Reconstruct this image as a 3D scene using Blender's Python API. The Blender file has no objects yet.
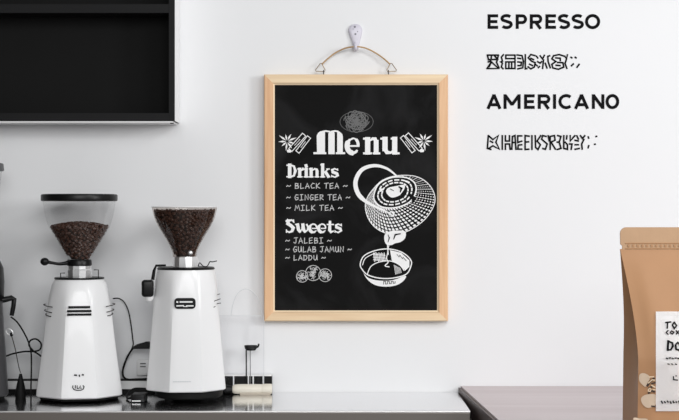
import bpy, bmesh, math, random
from mathutils import Vector, Matrix

random.seed(7)
S = bpy.context.scene
C = S.collection
PI = math.pi
F = 1600.0           # focal length in pixels (679 px wide frame)
CAMD = 4.0           # camera distance from the wall
H = 1.375            # camera height
STEEL = H - 0.455    # steel worktop height
WOOD = H - 0.44      # wooden counter height

def P(px, py, y=0.0):
    """point at depth y (wall = 0, towards the camera negative) seen at a photo position"""
    d = CAMD + y
    return Vector(((px - 339.5) * d / F, y, H + (210 - py) * d / F))

# ------------------------------------------------------------------ materials
def srgb(r, g, b):
    f = lambda c: (c / 255 / 12.92) if c / 255 <= 0.04045 else ((c / 255 + 0.055) / 1.055) ** 2.4
    return (f(r), f(g), f(b), 1)

def mat(name, col, rough=0.5, metal=0.0, spec=0.5, noise=None, bump=None, coat=0.0):
    m = bpy.data.materials.new(name); m.use_nodes = True
    nt = m.node_tree; b = nt.nodes['Principled BSDF']
    b.inputs['Base Color'].default_value = col
    b.inputs['Roughness'].default_value = rough
    b.inputs['Metallic'].default_value = metal
    b.inputs['Specular IOR Level'].default_value = spec
    b.inputs['Coat Weight'].default_value = coat
    tc = nt.nodes.new('ShaderNodeTexCoord')
    if noise:
        scale, amt, stretch = noise
        mp = nt.nodes.new('ShaderNodeMapping'); mp.inputs['Scale'].default_value = stretch
        n = nt.nodes.new('ShaderNodeTexNoise'); n.inputs['Scale'].default_value = scale; n.inputs['Detail'].default_value = 5
        mx = nt.nodes.new('ShaderNodeMix'); mx.data_type = 'RGBA'
        mx.inputs['A'].default_value = tuple(c * (1 - amt) for c in col[:3]) + (1,)
        mx.inputs['B'].default_value = tuple(min(1, c * (1 + amt)) for c in col[:3]) + (1,)
        nt.links.new(tc.outputs['Object'], mp.inputs['Vector']); nt.links.new(mp.outputs[0], n.inputs['Vector'])
        nt.links.new(n.outputs['Fac'], mx.inputs['Factor']); nt.links.new(mx.outputs['Result'], b.inputs['Base Color'])
    if bump:
        scale, strength, stretch = bump
        mp = nt.nodes.new('ShaderNodeMapping'); mp.inputs['Scale'].default_value = stretch
        n = nt.nodes.new('ShaderNodeTexNoise'); n.inputs['Scale'].default_value = scale; n.inputs['Detail'].default_value = 4
        bp = nt.nodes.new('ShaderNodeBump'); bp.inputs['Strength'].default_value = strength; bp.inputs['Distance'].default_value = 0.002
        nt.links.new(tc.outputs['Object'], mp.inputs['Vector']); nt.links.new(mp.outputs[0], n.inputs['Vector'])
        nt.links.new(n.outputs['Fac'], bp.inputs['Height']); nt.links.new(bp.outputs[0], b.inputs['Normal'])
    return m

def thin_glass(name, tint, refl=1.0):
    m = bpy.data.materials.new(name); m.use_nodes = True
    nt = m.node_tree; nt.nodes.clear()
    out = nt.nodes.new('ShaderNodeOutputMaterial'); mix = nt.nodes.new('ShaderNodeMixShader')
    tr = nt.nodes.new('ShaderNodeBsdfTransparent'); tr.inputs[0].default_value = tint
    gl = nt.nodes.new('ShaderNodeBsdfGlossy'); gl.inputs['Roughness'].default_value = 0.04
    lw = nt.nodes.new('ShaderNodeLayerWeight'); lw.inputs[0].default_value = 0.5
    pw = nt.nodes.new('ShaderNodeMath'); pw.operation = 'POWER'; pw.inputs[1].default_value = 3.5
    ml = nt.nodes.new('ShaderNodeMath'); ml.operation = 'MULTIPLY_ADD'; ml.inputs[1].default_value = 0.30 * refl; ml.inputs[2].default_value = 0.03 * refl
    nt.links.new(lw.outputs['Facing'], pw.inputs[0]); nt.links.new(pw.outputs[0], ml.inputs[0]); nt.links.new(ml.outputs[0], mix.inputs[0])
    nt.links.new(tr.outputs[0], mix.inputs[1]); nt.links.new(gl.outputs[0], mix.inputs[2])
    nt.links.new(mix.outputs[0], out.inputs[0])
    return m

def wood(name, c1, c2, axis, scale=40, rough=0.55):
    """streaky straight grain running along one axis"""
    m = bpy.data.materials.new(name); m.use_nodes = True
    nt = m.node_tree; b = nt.nodes['Principled BSDF']; b.inputs['Roughness'].default_value = rough
    tc = nt.nodes.new('ShaderNodeTexCoord'); mp = nt.nodes.new('ShaderNodeMapping')
    s = [1, 1, 1]; s[axis] = 0.06; mp.inputs['Scale'].default_value = s
    n = nt.nodes.new('ShaderNodeTexNoise'); n.inputs['Scale'].default_value = scale; n.inputs['Detail'].default_value = 6
    n.inputs['Distortion'].default_value = 0.6
    r = nt.nodes.new('ShaderNodeValToRGB')
    r.color_ramp.elements[0].position = 0.3; r.color_ramp.elements[0].color = c1
    r.color_ramp.elements[1].position = 0.68; r.color_ramp.elements[1].color = c2
    nt.links.new(tc.outputs['Object'], mp.inputs[0]); nt.links.new(mp.outputs[0], n.inputs['Vector'])
    nt.links.new(n.outputs['Fac'], r.inputs[0]); nt.links.new(r.outputs[0], b.inputs['Base Color'])
    return m

M = {}
M['wall'] = mat('wall_paint', (0.795, 0.80, 0.81, 1), 0.7, spec=0.2, noise=(3, 0.012, (1, 1, 1)), bump=(180, 0.05, (1, 1, 1)))
M['shade_wall'] = mat('shade_wall_grey', srgb(70, 66, 62), 0.8, noise=(3, 0.03, (1, 1, 1)))  # for the added wall that keeps light off the left
M['floor'] = mat('floor_tile', (0.36, 0.35, 0.34, 1), 0.5, noise=(4, 0.1, (1, 1, 1)))
M['black'] = mat('black_laminate', srgb(27, 27, 28), 0.55, spec=0.12, noise=(12, 0.08, (1, 1, 1)))
M['black_in'] = mat('black_matt_board', srgb(24, 24, 24), 0.75, spec=0.1, noise=(8, 0.1, (1, 1, 1)))
M['white_trim'] = mat('white_lacquer', (0.86, 0.86, 0.86, 1), 0.35)
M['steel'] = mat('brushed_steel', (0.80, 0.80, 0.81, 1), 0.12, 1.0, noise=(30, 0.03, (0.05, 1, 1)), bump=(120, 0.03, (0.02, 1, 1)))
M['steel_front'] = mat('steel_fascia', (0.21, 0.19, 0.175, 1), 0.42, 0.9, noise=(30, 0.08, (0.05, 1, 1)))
M['steel_lip'] = mat('polished_steel_lip', (0.80, 0.79, 0.78, 1), 0.3, 0.9)
M['cab'] = mat('black_cabinet', srgb(22, 21, 21), 0.6)
M['counter_top'] = wood('pale_rose_grey_wood', srgb(198, 185, 186), srgb(213, 202, 203), 0, 9, 0.5)
M['counter_edge'] = wood('dark_wood_edge', srgb(70, 57, 55), srgb(98, 83, 81), 1, 30, 0.5)
M['pine_h'] = wood('pine_along_x', srgb(220, 188, 150), srgb(236, 212, 176), 0, 60)
M['pine_v'] = wood('pine_along_z', srgb(214, 166, 124), srgb(233, 193, 152), 2, 60)
M['pine_lip'] = mat('pine_inner_lip', srgb(242, 218, 185), 0.5)
M['chalk'] = mat('chalk_white', (0.86, 0.86, 0.86, 1), 0.9, spec=0.1, noise=(300, 0.06, (1, 1, 1)))
M['chalk_grey'] = mat('chalk_grey', srgb(110, 110, 110), 0.9, spec=0.1, noise=(300, 0.1, (1, 1, 1)))
M['chalk_soft'] = mat('chalk_soft_white', srgb(200, 200, 200), 0.9, spec=0.1, noise=(300, 0.1, (1, 1, 1)))
M['ink'] = mat('black_vinyl', srgb(14, 14, 16), 0.7, spec=0.08)
M['cord'] = mat('tan_cord', srgb(176, 142, 100), 0.8, noise=(400, 0.2, (1, 1, 1)))
M['brass'] = mat('bronze_wire', srgb(150, 130, 105), 0.35, 0.8)
M['screw'] = mat('dark_screw', srgb(45, 40, 38), 0.4, 0.6)
M['marble'] = mat('pale_speckled_plastic', srgb(206, 203, 214), 0.35)
M['speck'] = mat('grey_speckle', srgb(120, 120, 128), 0.5)
M['white_metal'] = mat('white_enamel', (0.86, 0.86, 0.865, 1), 0.3, spec=0.5, coat=0.2)
M['grey_metal'] = mat('dark_grey_metal', srgb(92, 92, 94), 0.4, 0.5)
M['plastic'] = mat('black_plastic', srgb(15, 15, 16), 0.35, spec=0.25)
M['rubber'] = mat('black_rubber', srgb(18, 18, 18), 0.6, spec=0.2)
M['chrome'] = mat('chrome', (0.93, 0.93, 0.93, 1), 0.34, 0.92)
M['bean'] = mat('roasted_bean', srgb(68, 44, 34), 0.34, spec=0.5, noise=(60, 0.35, (1, 1, 1)))
M['beanfill'] = mat('bean_mass', srgb(40, 26, 20), 0.7)
M['glass'] = thin_glass('clear_hopper_plastic', (0.975, 0.975, 0.975, 1))
M['smoke'] = thin_glass('smoky_hopper_plastic', (0.80, 0.765, 0.74, 1))
M['acrylic'] = thin_glass('clear_acrylic', (0.994, 0.994, 0.996, 1), 0.12)
M['acrylic_edge'] = mat('frosted_acrylic_edge', srgb(205, 207, 210), 0.3)
M['socket'] = mat('white_socket_plastic', (0.78, 0.78, 0.78, 1), 0.35)
M['socket_grey'] = mat('grey_plastic', srgb(105, 105, 105), 0.5)
M['cream'] = mat('cream_wood', srgb(226, 220, 206), 0.45, noise=(20, 0.06, (0.2, 1, 1)))
M['cream_dark'] = mat('beige_underlay', srgb(180, 170, 155), 0.5)
M['kraft'] = mat('kraft_paper', srgb(164, 124, 90), 0.6, spec=0.1, noise=(14, 0.08, (1, 1, 1)), bump=(22, 0.35, (1, 1, 0.6)))
M['kraft'].node_tree.nodes['Principled BSDF'].inputs['Coat Weight'].default_value = 0.15
M['kraft'].node_tree.nodes['Principled BSDF'].inputs['Coat Roughness'].default_value = 0.38
M['kraft_seal'] = mat('kraft_seal', srgb(174, 142, 112), 0.6, spec=0.25, noise=(20, 0.08, (1, 1, 1)), bump=(45, 0.5, (1, 1, 0.4)))
M['kraft_line'] = mat('kraft_zip', srgb(165, 126, 92), 0.6, spec=0.25)
M['paper'] = mat('white_label_paper', (0.96, 0.96, 0.965, 1), 0.55, spec=0.3)
M['taupe'] = mat('taupe_print', srgb(190, 170, 148), 0.7)
M['taupe_line'] = mat('pale_print', srgb(214, 190, 160), 0.7)
M['brown_ink'] = mat('dark_brown_print', srgb(52, 36, 28), 0.7)

def chalkboard_material():
    m = mat('chalkboard', srgb(22, 22, 22), 0.8, spec=0.04)
    nt = m.node_tree; b = nt.nodes['Principled BSDF']
    tc = nt.nodes.new('ShaderNodeTexCoord'); n = nt.nodes.new('ShaderNodeTexNoise')
    n.inputs['Scale'].default_value = 7; n.inputs['Detail'].default_value = 6; n.inputs['Distortion'].default_value = 1.2
    r = nt.nodes.new('ShaderNodeValToRGB')
    r.color_ramp.elements[0].position = 0.45; r.color_ramp.elements[0].color = srgb(23, 23, 23)
    r.color_ramp.elements[1].position = 0.85; r.color_ramp.elements[1].color = srgb(44, 44, 45)
    nt.links.new(tc.outputs['Object'], n.inputs['Vector']); nt.links.new(n.outputs['Fac'], r.inputs[0])
    nt.links.new(r.outputs[0], b.inputs['Base Color'])
    return m
M['board'] = chalkboard_material()

# ------------------------------------------------------------------ mesh helpers
def build(name, bm, material, parent=None, smooth=False, recalc=True):
    if recalc: bmesh.ops.recalc_face_normals(bm, faces=bm.faces)
    me = bpy.data.meshes.new(name); bm.to_mesh(me); bm.free()
    for mm in (material if isinstance(material, (list, tuple)) else [material]): me.materials.append(mm)
    if smooth:
        me.polygons.foreach_set('use_smooth', [True] * len(me.polygons))
        try: me.set_sharp_from_angle(angle=math.radians(smooth if smooth is not True else 40))
        except Exception: pass
    o = bpy.data.objects.new(name, me); C.objects.link(o)
    if parent:
        o.parent = parent
        # geometry is written in world space: undo the chain of parent positions
        off = Vector((0, 0, 0)); p = parent
        while p: off += p.location; p = p.parent
        me.transform(Matrix.Translation(-off))
    return o

def thing(name, label, cat, loc, group=None):
    o = bpy.data.objects.new(name, None); o.empty_display_size = 0.05; C.objects.link(o)
    o.location = loc; o['label'] = label; o['category'] = cat
    if group: o['group'] = group
    return o

def tag(o, label, cat, group=None, kind=None):
    o['label'] = label; o['category'] = cat
    if group: o['group'] = group
    if kind: o['kind'] = kind
    return o

def recenter(o):
    """put the origin of a single mesh thing at the middle of its base"""
    vs = [v.co for v in o.data.vertices]
    lo = Vector(min(v[i] for v in vs) for i in range(3)); hi = Vector(max(v[i] for v in vs) for i in range(3))
    c = Vector(((lo.x + hi.x) / 2, (lo.y + hi.y) / 2, lo.z))
    o.data.transform(Matrix.Translation(-c)); o.location = c
    return o

def box(bm, lo, hi, bevel=0.0, seg=2):
    r = bmesh.ops.create_cube(bm, size=1)
    vs = r['verts']
    for v in vs:
        v.co = Vector([(lo[i] + hi[i]) / 2 + v.co[i] * (hi[i] - lo[i]) for i in range(3)])
    if bevel:
        es = list({e for v in vs for e in v.link_edges})
        bmesh.ops.bevel(bm, geom=es, offset=bevel, segments=seg, affect='EDGES', profile=0.5)

def lathe(bm, c, prof, n=48, cap=True, shape=None):
    """prof: (radius, z) from bottom to top about centre c; shape(angle, index) scales the radius"""
    rings = []
    for i, (r, z) in enumerate(prof):
        rings.append([bm.verts.new((c[0] + r * (shape(a, i) if shape else 1) * math.cos(a), c[1] + r * (shape(a, i) if shape else 1) * math.sin(a), z))
                      for a in (2 * PI * k / n for k in range(n))])
    for a, b in zip(rings, rings[1:]):
        for k in range(n): bm.faces.new((a[k], a[(k + 1) % n], b[(k + 1) % n], b[k]))
    if cap:
        bm.faces.new(rings[0][::-1]); bm.faces.new(rings[-1])

def smooth_path(pts, sub=8, closed=False):
    pts = [Vector(p) for p in pts]; out = []; n = len(pts)
    rng = range(n) if closed else range(n - 1)
    for i in rng:
        if closed: p0, p1, p2, p3 = pts[i - 1], pts[i], pts[(i + 1) % n], pts[(i + 2) % n]
        else: p0, p1, p2, p3 = pts[max(i - 1, 0)], pts[i], pts[i + 1], pts[min(i + 2, n - 1)]
        for k in range(sub):
            t = k / sub
            out.append(0.5 * ((2 * p1) + (p2 - p0) * t + (2 * p0 - 5 * p1 + 4 * p2 - p3) * t * t + (3 * p1 - p0 - 3 * p2 + p3) * t ** 3))
    if not closed: out.append(pts[-1])
    return out

def tube(bm, pts, r, n=8, taper=None):
    pts = [Vector(p) for p in pts]
    rings = []; up = None
    for i, p in enumerate(pts):
        d = (pts[min(i + 1, len(pts) - 1)] - pts[max(i - 1, 0)]).normalized()
        if up is None:
            up = d.orthogonal().normalized()
        else:
            up = (up - d * up.dot(d)); up = up.normalized() if up.length > 1e-6 else d.orthogonal().normalized()
        s = d.cross(up); rr = taper(i / (len(pts) - 1)) * r if taper else r
        rings.append([bm.verts.new(p + (up * math.cos(a) + s * math.sin(a)) * rr) for a in (2 * PI * k / n for k in range(n))])
    for a, b in zip(rings, rings[1:]):
        for k in range(n): bm.faces.new((a[k], a[(k + 1) % n], b[(k + 1) % n], b[k]))
    bm.faces.new(rings[0][::-1]); bm.faces.new(rings[-1])

def ellipsoid(bm, c, rx, ry, rz, seg=20, rings=12, rot=None):
    r = bmesh.ops.create_uvsphere(bm, u_segments=seg, v_segments=rings, radius=1)
    mt = Matrix.Translation(c) @ (rot.to_4x4() if rot else Matrix()) @ Matrix.Diagonal((rx, ry, rz, 1))
    bmesh.ops.transform(bm, matrix=mt, verts=r['verts'])

LAY = [0]
# flat marks (lettering, chalk drawings): thin raised strokes on a surface.  sf(px, py, h) -> point on that surface raised by h
def prism(bm, pts, sf, h=0.0006, base=0.0):
    LAY[0] += 1; h = h + (LAY[0] % 60) * 1.3e-5
    top = [bm.verts.new(sf(x, y, h)) for x, y in pts]; bot = [bm.verts.new(sf(x, y, base)) for x, y in pts]
    n = len(pts)
    bm.faces.new(top)
    for k in range(n): bm.faces.new((top[k], bot[k], bot[(k + 1) % n], top[(k + 1) % n]))

def stroke(bm, pts, w, sf, h=0.0006, closed=False, ext=0.3):
    LAY[0] += 1; h = h + (LAY[0] % 60) * 1.3e-5
    pts = [Vector((p[0], p[1])) for p in pts]
    if closed: pts = pts + [pts[0]]
    ws = w if isinstance(w, (list, tuple)) else [w] * len(pts)
    if closed and len(ws) < len(pts): ws = list(ws) + [ws[0]]
    L = []; R = []
    for i, p in enumerate(pts):
        a = pts[i] - pts[i - 1] if i else None; b = pts[i + 1] - pts[i] if i < len(pts) - 1 else None
        if closed and i == 0: a = pts[0] - pts[-2]
        if closed and i == len(pts) - 1: b = pts[1] - pts[0]
        if a is None: a = b
        if b is None: b = a
        a = a.normalized() if a.length > 1e-9 else Vector((1, 0)); b = b.normalized() if b.length > 1e-9 else a
        na = Vector((-a.y, a.x)); nb = Vector((-b.y, b.x)); nn = na + nb
        if nn.length < 0.3: nn = nb
        nn = nn.normalized(); s = 1 / max(0.55, nn.dot(nb))
        L.append(p + nn * ws[i] / 2 * s); R.append(p - nn * ws[i] / 2 * s)
    if not closed:   # square off the ends a little way out
        d0 = (pts[0] - pts[1]).normalized() * ws[0] * ext; d1 = (pts[-1] - pts[-2]).normalized() * ws[-1] * ext
        L[0] += d0; R[0] += d0; L[-1] += d1; R[-1] += d1
    vt = [(bm.verts.new(sf(l.x, l.y, h)), bm.verts.new(sf(r.x, r.y, h))) for l, r in zip(L, R)]
    for (a, b), (c, d) in zip(vt, vt[1:]): bm.faces.new((a, b, d, c))

def sp2(pts, sub=6, closed=False):
    return [(v.x, v.y) for v in smooth_path([(p[0], p[1], 0) for p in pts], sub, closed)]

def ell(cx, cy, rx, ry, rot=0, a0=0, a1=360, n=32):
    r = math.radians(rot); out = []
    for k in range(n + 1):
        a = math.radians(a0 + (a1 - a0) * k / n); x, y = rx * math.cos(a), ry * math.sin(a)
        out.append((cx + x * math.cos(r) - y * math.sin(r), cy + x * math.sin(r) + y * math.cos(r)))
    return out

# ------------------------------------------------------------------ setting
bm = bmesh.new(); box(bm, (-2.6, 0, 0), (2.6, 0.12, 2.8)); o = build('wall_back', bm, M['wall']); o['kind'] = 'structure'
bm = bmesh.new(); box(bm, (-2.6, -4.6, -0.1), (2.6, 0.12, 0)); o = build('floor', bm, M['floor']); o['kind'] = 'structure'

bm = bmesh.new(); box(bm, (-1.55, -1.9, 0), (-1.45, -0.0005, 2.8)); o = build('added_shade_wall', bm, M['shade_wall']); o['kind'] = 'structure'  # added dark wall out of view, cuts the light from the left

# ------------------------------------------------------------------ wall shelf
yf = -0.10
x_r = P(175, 0, yf).x; x_l = P(-140, 0, yf).x
def zf(py): return P(0, py, yf).z
t = thing('wall_shelf', 'black open wall shelf mounted at the top left of the white wall', 'shelf', ((x_l + x_r) / 2, -0.05, zf(121.5)))
th = 6.3 * (CAMD + yf) / F
top = zf(-105)
bm = bmesh.new(); box(bm, (x_r - th, yf, zf(121)), (x_r - 0.0008, -0.001, top), 0.0006); build('side_panel', bm, M['black'], t)
bm = bmesh.new(); box(bm, (x_l, yf, zf(121)), (x_l + th, -0.001, top), 0.0006); build('side_panel', bm, M['black'], t)
bm = bmesh.new(); box(bm, (x_l + th, yf, zf(121)), (x_r - th, -0.008, zf(113)), 0.0006); build('bottom_panel', bm, M['black'], t)
bm = bmesh.new(); box(bm, (x_l + th, yf, zf(13)), (x_r - th, -0.008, zf(4)), 0.0006); build('shelf_board', bm, M['black'], t)
bm = bmesh.new(); box(bm, (x_l + th, yf, top - 0.018), (x_r - th, -0.008, top), 0.0006); build('top_panel', bm, M['black'], t)
bm = bmesh.new(); box(bm, (x_l + th, -0.008, zf(121)), (x_r - th, -0.001, top)); build('back_panel', bm, M['black_in'], t)
bm = bmesh.new(); box(bm, (x_l + 0.002, yf + 0.003, zf(122.6)), (x_r - 0.005, -0.001, zf(121)), 0.0005)
o = build('underside_sheet', bm, M['white_trim'], t); o['label'] = 'white underside sheet'
bm = bmesh.new(); box(bm, (x_r - 0.0008, yf + 0.002, zf(121)), (x_r + 0.0012, -0.001, top), 0.0004); o = build('outer_sheet', bm, M['white_trim'], t); o['label'] = 'white sheet on the outer side'
bm = bmesh.new()
ellipsoid(bm, (x_r - 0.009, yf + 0.012, zf(122.8)), 0.005, 0.005, 0.0022, 12, 8); build('screw_cap', bm, M['plastic'], t)

# ------------------------------------------------------------------ steel counter
yst = -0.38
xs0, xs1 = -1.44, P(461, 386).x - 0.008
t = thing('steel_counter', 'brushed stainless steel counter under the coffee grinders', 'counter', ((xs0 + xs1) / 2, -0.19, 0))
bm = bmesh.new(); box(bm, (xs0, yst + 0.004, STEEL - 0.003), (xs1, -0.001, STEEL)); build('worktop', bm, M['steel'], t)
bm = bmesh.new(); tube(bm, [(xs0, yst + 0.002, STEEL - 0.0022), (xs1, yst + 0.002, STEEL - 0.0022)], 0.0022, 12)
o = build('rolled_edge', bm, M['steel_lip'], t, True); o['label'] = 'bright rolled front edge'
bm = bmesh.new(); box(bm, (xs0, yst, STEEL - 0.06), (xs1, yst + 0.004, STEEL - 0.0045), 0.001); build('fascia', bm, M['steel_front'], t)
bm = bmesh.new(); box(bm, (xs0, yst + 0.03, 0.10), (xs1, -0.001, STEEL - 0.003)); build('carcass', bm, M['cab'], t)
bm = bmesh.new(); box(bm, (xs0, yst + 0.07, 0.0), (xs1, -0.02, 0.10)); build('plinth', bm, M['cab'], t)

# ------------------------------------------------------------------ wooden counter
a = P(461, 386); D2 = 0.44 * F / 210; b = P(498.6, 420, D2 - CAMD)
dirv = (b - a); slope = dirv.x / dirv.y
yend = -1.25; xe = 1.5; thick = 0.05
t = thing('wooden_counter', 'pale pinkish wood counter with a dark edge under the kraft coffee bag', 'counter', (0.9, -0.6, 0))
def slab(bm, z0, z1, inset=0.0):
    pts = [(a.x + inset, -0.001), (xe, -0.001), (xe, yend + inset), (a.x + slope * yend + inset, yend + inset)]
    vs0 = [bm.verts.new((x, y, z0)) for x, y in pts]; vs1 = [bm.verts.new((x, y, z1)) for x, y in pts]
    bm.faces.new(vs0[::-1]); bm.faces.new(vs1)
    for k in range(4): bm.faces.new((vs0[k], vs0[(k + 1) % 4], vs1[(k + 1) % 4], vs1[k]))
bm = bmesh.new(); slab(bm, WOOD - 0.004, WOOD); build('top_board', bm, M['counter_top'], t)
bm = bmesh.new(); slab(bm, WOOD - thick, WOOD - 0.0041, -0.0065)
o = build('edge_board', bm, M['counter_edge'], t); o['label'] = 'dark brown edge board'
bm = bmesh.new(); slab(bm, 0.0, WOOD - thick - 0.0001, 0.03); build('cabinet_base', bm, M['cab'], t)

# ------------------------------------------------------------------ menu board
YB = -0.029      # front face of the frame
X0, X1, Z0, Z1 = 264, 448, 321.3, 74.3
t = thing('menu_board', 'pine-framed chalkboard menu hanging on the white wall', 'menu board', P(356, 321.3, -0.016))
fr_o = [(264, 74.3), (448, 74.3), (448, 321.3), (264, 321.3)]
fr_i = [(274.6, 84.8), (437.2, 84.8), (437.2, 310.6), (274.6, 310.6)]
YBACK = -0.0035
for k in range(4):
    o0, o1, i1, i0 = fr_o[k], fr_o[(k + 1) % 4], fr_i[(k + 1) % 4], fr_i[k]
    def lerp(p, q, f): return (p[0] + (q[0] - p[0]) * f, p[1] + (q[1] - p[1]) * f)
    def pt(q, y): return P(q[0], q[1], YB) + Vector((0, y - YB, 0))
    # mitred rail: cross-section (fraction from the outer to the inner edge, depth)
    sec = [(0, YBACK), (0, YB + 0.003), (0.10, YB), (0.80, YB + 0.0005), (0.87, YB + 0.003), (1.0, YB + 0.006), (1.0, YBACK)]
    bm = bmesh.new()
    A = [bm.verts.new(pt(lerp(o0, i0, f), y)) for f, y in sec]; B = [bm.verts.new(pt(lerp(o1, i1, f), y)) for f, y in sec]
    n = len(sec)
    for q in range(n):
        f = bm.faces.new((A[q], A[(q + 1) % n], B[(q + 1) % n], B[q]))
        if q in (4, 5): f.material_index = 1
    bm.faces.new(A[::-1]); bm.faces.new(B)
    build('frame_rail', bm, [M['pine_h'] if k % 2 == 0 else M['pine_v'], M['pine_lip']], t)
YP = YB + 0.009   # chalkboard face
def pan(px, py, y): return P(px, py, YB) + Vector((0, y - YB, 0))
bm = bmesh.new(); lo = pan(273.5, 311.8, YBACK - 0.002); hi = pan(438.4, 83.6, YP)
box(bm, (lo.x, YP, lo.z), (hi.x, YBACK - 0.001, hi.z)); board = build('chalkboard', bm, M['board'], t)
dB = CAMD + YP
def sb(px, py, h=0.0): return Vector(((px - 339.5) * dB / F, YP - h, H + (210 - py) * dB / F))

# --- bold fat-face lettering: glyphs from thick and thin strokes in px
def fat(bm, items):
    for pts, w in items: stroke(bm, pts, w, sb, 0.0006)
bm = bmesh.new()
K = 6.0
def m1(x, y): return (270 + x / K, 100 + y / K)
def m2(x, y): return (350 + x / K, 110 + y / K)
# M
prism(bm, [m1(*q) for q in [(282, 316), (280, 215), (288, 198), (302, 188), (318, 185), (330, 190), (330, 316)]][::-1], sb)
prism(bm, [m1(*q) for q in [(350, 325), (350, 200), (358, 190), (368, 186), (384, 188), (388, 200), (388, 325)]][::-1], sb)
prism(bm, [m1(*q) for q in [(403, 316), (403, 186), (418, 190), (434, 205), (437, 220), (437, 316)]][::-1], sb)
fat(bm, [([m1(318, 189), m1(335, 186), m1(358, 190)], 1.6), ([m1(372, 189), m1(390, 186), m1(408, 189)], 1.6),
         ([m1(264, 319), m1(334, 319)], 2.0), ([m1(398, 319), m1(447, 319)], 2.0)])
# e
fat(bm, [(ell(352.8, 145.9, 5.7, 7.0, 0, 40, 262, 18), [1.6] + [2.6] * 3 + [5.0] * 11 + [2.6] * 2 + [1.6] * 2),
         (ell(353.2, 144.6, 4.9, 6.2, 0, 255, 362, 12), [1.6] * 6 + [3.0] * 7), ([(350, 146), (359, 146)], 1.7)])
# n
fat(bm, [([m2(106, 172), m2(106, 258)], 5.2), ([m2(82, 172), m2(100, 172)], 2.0), ([m2(82, 260), m2(128, 260)], 2.0),
         ([m2(118, 185), m2(135, 172), m2(150, 174), m2(157, 195)], [1.4, 2.6, 3.6, 4.0]), ([m2(157, 188), m2(157, 258)], 4.8), ([m2(140, 260), m2(178, 260)], 2.0)])
# u
fat(bm, [([m2(210, 170), m2(210, 238)], 5.2), ([m2(186, 172), m2(206, 172)], 2.0), ([m2(210, 232), m2(222, 255), m2(245, 256), m2(258, 245)], [5.0, 3.6, 2.4, 1.6]),
         ([m2(268, 170), m2(268, 258)], 5.2), ([m2(248, 172), m2(264, 172)], 2.0), ([m2(268, 260), m2(294, 260)], 2.0)])
o = build('chalk_title', bm, M['chalk'], board, recalc=False); o['label'] = 'large white chalk word Menu'

bm = bmesh.new()
K2 = 6.467
def d(x, y): return (275 + x / K2, 160 + y / K2)
fat(bm, [([d(95, 30), d(95, 110)], 3.6), ([d(76, 34), d(110, 34)], 1.3), ([d(76, 108), d(110, 108)], 1.3),
         ([d(100, 34), d(122, 40), d(132, 70), d(122, 102), d(100, 108)], [1.3, 2.0, 2.9, 2.0, 1.3]),
         ([d(160, 56), d(160, 108)], 3.2), ([d(146, 58), d(160, 58)], 1.2), ([d(146, 109), d(176, 109)], 1.2), ([d(168, 68), d(182, 58)], [1.4, 3.0]),
         ([d(202, 56), d(202, 108)], 3.2), ([d(190, 58), d(202, 58)], 1.2), ([d(188, 109), d(216, 109)], 1.2), ([d(200, 33), d(203, 43)], 3.0),
         ([d(234, 56), d(234, 108)], 3.2), ([d(221, 58), d(234, 58)], 1.2), ([d(221, 109), d(248, 109)], 1.2),
         ([d(242, 68), d(256, 57), d(270, 62), d(272, 76)], [1, 1.6, 2.4, 3.0]), ([d(272, 72), d(272, 108)], 3.0), ([d(258, 109), d(284, 109)], 1.2),
         ([d(308, 28), d(308, 108)], 3.2), ([d(295, 31), d(308, 31)], 1.2), ([d(294, 109), d(322, 109)], 1.2),
         ([d(314, 86), d(345, 58)], 1.2), ([d(326, 76), d(346, 108)], 3.0), ([d(334, 58), d(352, 58)], 1.2), ([d(338, 109), d(356, 109)], 1.2),
         ([d(404, 64), d(386, 56), d(370, 64), d(374, 78), (d(400, 88)), d(406, 100), d(388, 111), d(368, 104)], [1.2, 1.4, 2.2, 3.0, 3.0, 2.2, 1.4, 1.4]),
         ([d(405, 56), d(406, 68)], 1.0), ([d(366, 98), d(366, 110)], 1.0)])
o = build('chalk_heading', bm, M['chalk'], board, recalc=False); o['label'] = 'white chalk heading Drinks'

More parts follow.
